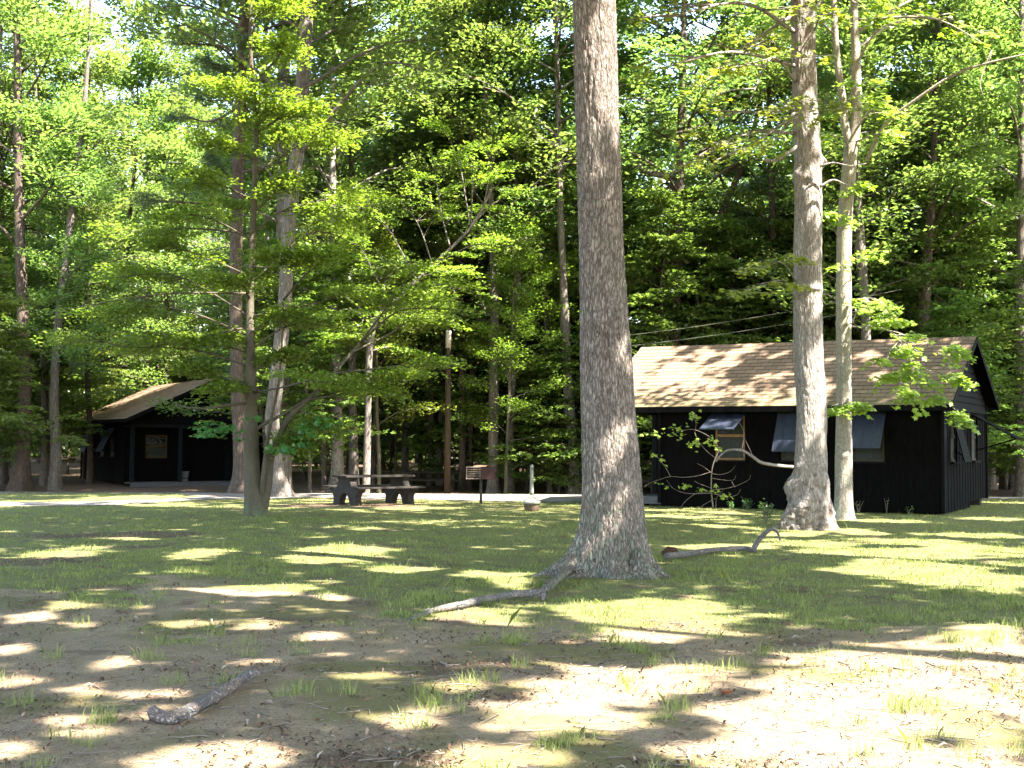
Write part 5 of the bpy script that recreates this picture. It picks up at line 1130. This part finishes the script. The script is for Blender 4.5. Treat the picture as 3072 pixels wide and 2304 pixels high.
# ================================================================== grass, litter and twigs
rng = np.random.default_rng(7)
def scatter(n, y0, y1, pw):
    u = rng.random(n); e = 1 - pw + 1e-4; y = (y0 ** e + u * (y1 ** e - y0 ** e)) ** (1 / e)
    return (rng.random(n) * 2 - 1) * (.41 * y + .8), y
x, y = scatter(620000, 5.5, 46, 1.25); gr = grassness(x, y) * (1 - .85 * litterness(x, y)); cl = fbm(x * 3.5, y * 3.5, seed=91)
keep = rng.random(len(x)) < np.clip(gr * (.10 + 1.2 * sstep(.38, .72, cl)), 0, 1); keep &= ~drive_mask(x, y)
nearb = np.hypot(x - OAKB[0], y - OAKB[1]) < .75; keep &= ~nearb
x, y = x[keep], y[keep]
# tufts on the soil
tx, ty = scatter(130, 5.6, 16, 1.0); n_t = 34
for (sx, sy) in ((1860, 1930), (1900, 1960), (1780, 1890), (2700, 2120), (2740, 2140), (1400, 2050), (2050, 2010), (2880, 1935), (2950, 1930), (2560, 1890), (330, 2160), (910, 2070), (1300, 2120), (2020, 2140), (1680, 2240)):
    p = G(sx, sy); tx = np.append(tx, p[0] + rng.normal(size=3) * .06); ty = np.append(ty, p[1] + rng.normal(size=3) * .1)
TX = (tx[:, None] + rng.normal(size=(len(tx), n_t)) * .045).ravel(); TY = (ty[:, None] + rng.normal(size=(len(tx), n_t)) * .045).ravel()
def blades(x, y, h, w, lean):
    n = len(x); z = gz(x, y); az = rng.random(n) * 6.28; la = rng.random(n) * 6.28; ll = lean * h * rng.random(n)
    b = np.stack([x, y, z - .004], 1); s = np.stack([np.cos(az), np.sin(az), 0 * az], 1) * (w / 2)[:, None]
    mid = b + np.stack([np.cos(la) * ll * .35, np.sin(la) * ll * .35, h * .6], 1); tip = b + np.stack([np.cos(la) * ll, np.sin(la) * ll, h], 1)
    V = np.stack([b - s, b + s, mid + s * .7, tip, mid - s * .7], 1).reshape(-1, 3); return V, np.arange(n * 5).reshape(-1, 5)
h = (.016 + .040 * rng.random(len(x)) ** 2) * (.35 + 1.3 * vn(x * 1.6, y * 1.6, seed=4) * (.5 + vn(x * 6, y * 6, seed=14))); tall = rng.random(len(x)) < .0022; tall &= y > 10; h[tall] = .10 + .12 * rng.random(tall.sum())
w = (.003 + .00022 * y) * (1 + .3 * rng.random(len(x)))
w[tall] *= .55; V1, F1 = blades(x, y, h, w, .9); h2 = .04 + .09 * rng.random(len(TX)) ** 1.6; V2, F2 = blades(TX, TY, h2, np.full(len(TX), .0042), .8)
tag(obj('grass', mesh_np('grass', np.vstack([V1, V2]), np.vstack([F1, F2 + len(V1)]), rnd=rng.random(len(F1) + len(F2))), 'grass_blade'), 'short thin grass covering the middle of the clearing', kind='stuff')
# broken leaf bits
x, y = scatter(190000, 5.5, 40, 1.45); lt = litterness(x, y); keep = rng.random(len(x)) < (.30 + .7 * lt) * (1 - .55 * grassness(x, y) * (1 - lt)) * (.25 + 1.5 * sstep(.4, .65, fbm(x * 1.4, y * 1.4, seed=99))) * ~drive_mask(x, y)
x, y = x[keep], y[keep]; n = len(x); C = np.stack([x, y, gz(x, y) + .006], 1); l = .0035 + .022 * rng.random(n) ** 5
V, Fq = leaves_diamond(C, rng.normal(size=(n, 3)) * .35 + [0, 0, 1], rng.normal(size=(n, 3)), l * (1.5 + 2.5 * rng.random(n)), l * .8, .25)
_t = NT('litter_bits', .8, .2); a_ = _t.n('Attribute', attribute_name='rnd'); cr = _t.n('ValToRGB'); _t.l(a_.outputs['Fac'], cr.inputs[0]); cr.color_ramp.elements[0].color = (.035, .022, .016, 1); cr.color_ramp.elements[1].color = (.30, .24, .18, 1)
e_ = cr.color_ramp.elements.new(.55); e_.color = (.09, .05, .032, 1); e_ = cr.color_ramp.elements.new(.8); e_.color = (.17, .085, .05, 1); _t.col(cr.outputs[0])
tag(obj('leaf_litter', mesh_np('leaf_litter', V, Fq, rnd=rng.random(n)), 'litter_bits'), 'broken brown leaf bits strewn over the soil', kind='stuff')
x, y = scatter(4200, 5.5, 20, 1.3); keep = rng.random(len(x)) < (1 - .7 * grassness(x, y)); T = Tubes()
for a, b in zip(x[keep], y[keep]):
    L = .03 + .22 * rng.random() ** 2.4; az = rng.random() * 6.28; d = np.array([cos(az), sin(az)]) * L / 2; bend = rng.normal(size=2) * L * .12
    pts = np.array([[a - d[0], b - d[1]], [a + bend[0], b + bend[1]], [a + d[0], b + d[1]]]); z = gz(pts[:, 0], pts[:, 1]) + .006 + .012 * rng.random(3)
    T.tube(smooth_path(np.column_stack([pts, z]), 5), np.linspace(1, .5, 5) * (.0022 + .0035 * rng.random() ** 2), 4)
tag(T.build('fallen_twigs', 'twig_wood'), 'small dead twigs strewn over the soil', kind='stuff')
# seedling and dry stalks near the cabin foot
def small_plant(loc, h, nst, nl, lm, size, label, seed, group=None, sp=.5):
    rg = np.random.default_rng(seed); r = empty('small_plant', loc, 0, label, 'plant', group); T = Tubes(); cs = []
    for k in range(nst):
        az = rg.random() * 6.28; e = np.array([cos(az) * h * sp * rg.random(), sin(az) * h * sp * rg.random(), h * (.6 + .4 * rg.random())])
        p = smooth_path([[0, 0, -.02], e * .5 + [0, 0, h * .1], e], 6); T.tube(p, np.linspace(.006, .003, 6), 4); cs += [p[i] for i in range(2, 6)]
    T.build('stem', 'twig_wood', r)
    if nl:
        cs = np.array(cs)[rg.integers(len(cs), size=nl)] + rg.normal(size=(nl, 3)) * size * .7; l = size * (.6 + .6 * rg.random(nl))
        V, Fq = leaves_diamond(cs, rg.normal(size=(nl, 3)) * .5 + [0, -.3, .8], rg.normal(size=(nl, 3)), l, l * .5); obj('leaves', mesh_np('leaves', V, Fq, rnd=rg.random(nl)), lm, r)
    return r
for sx, sy, h, ns, nl, lm, size, lab in ((2295, 1572, .42, 9, 130, 'leaf_near', .07, 'small leafy bush at the left foot of the burled pale trunk'), (2240, 1530, .28, 8, 90, 'leaf_near', .06, 'low leafy weed before the cabin wall, left of the burled trunk'), (2195, 1532, .22, 6, 60, 'leaf_near', .06, 'smallest green weed beneath the maple sapling'),
                                         (2660, 1540, .42, 5, 6, 'grass_blade', .05, 'dry leaning stalks before the cabin wall right of the maple'), (2575, 1540, .36, 4, 4, 'grass_blade', .05, 'thin dry stalks close right of the slender maple trunk'), (2725, 1545, .18, 5, 40, 'leaf_near', .05, 'tiny green weed at the cabin foot under the third window')):
    p = G(sx, sy); small_plant((p[0], p[1], zat(p[0], p[1])), h, ns, nl, lm, size, lab, int(sx))
for o in list(bpy.data.objects):
    if o.type == 'MESH' and not o.data.materials: print('NO MATERIAL', o.name)
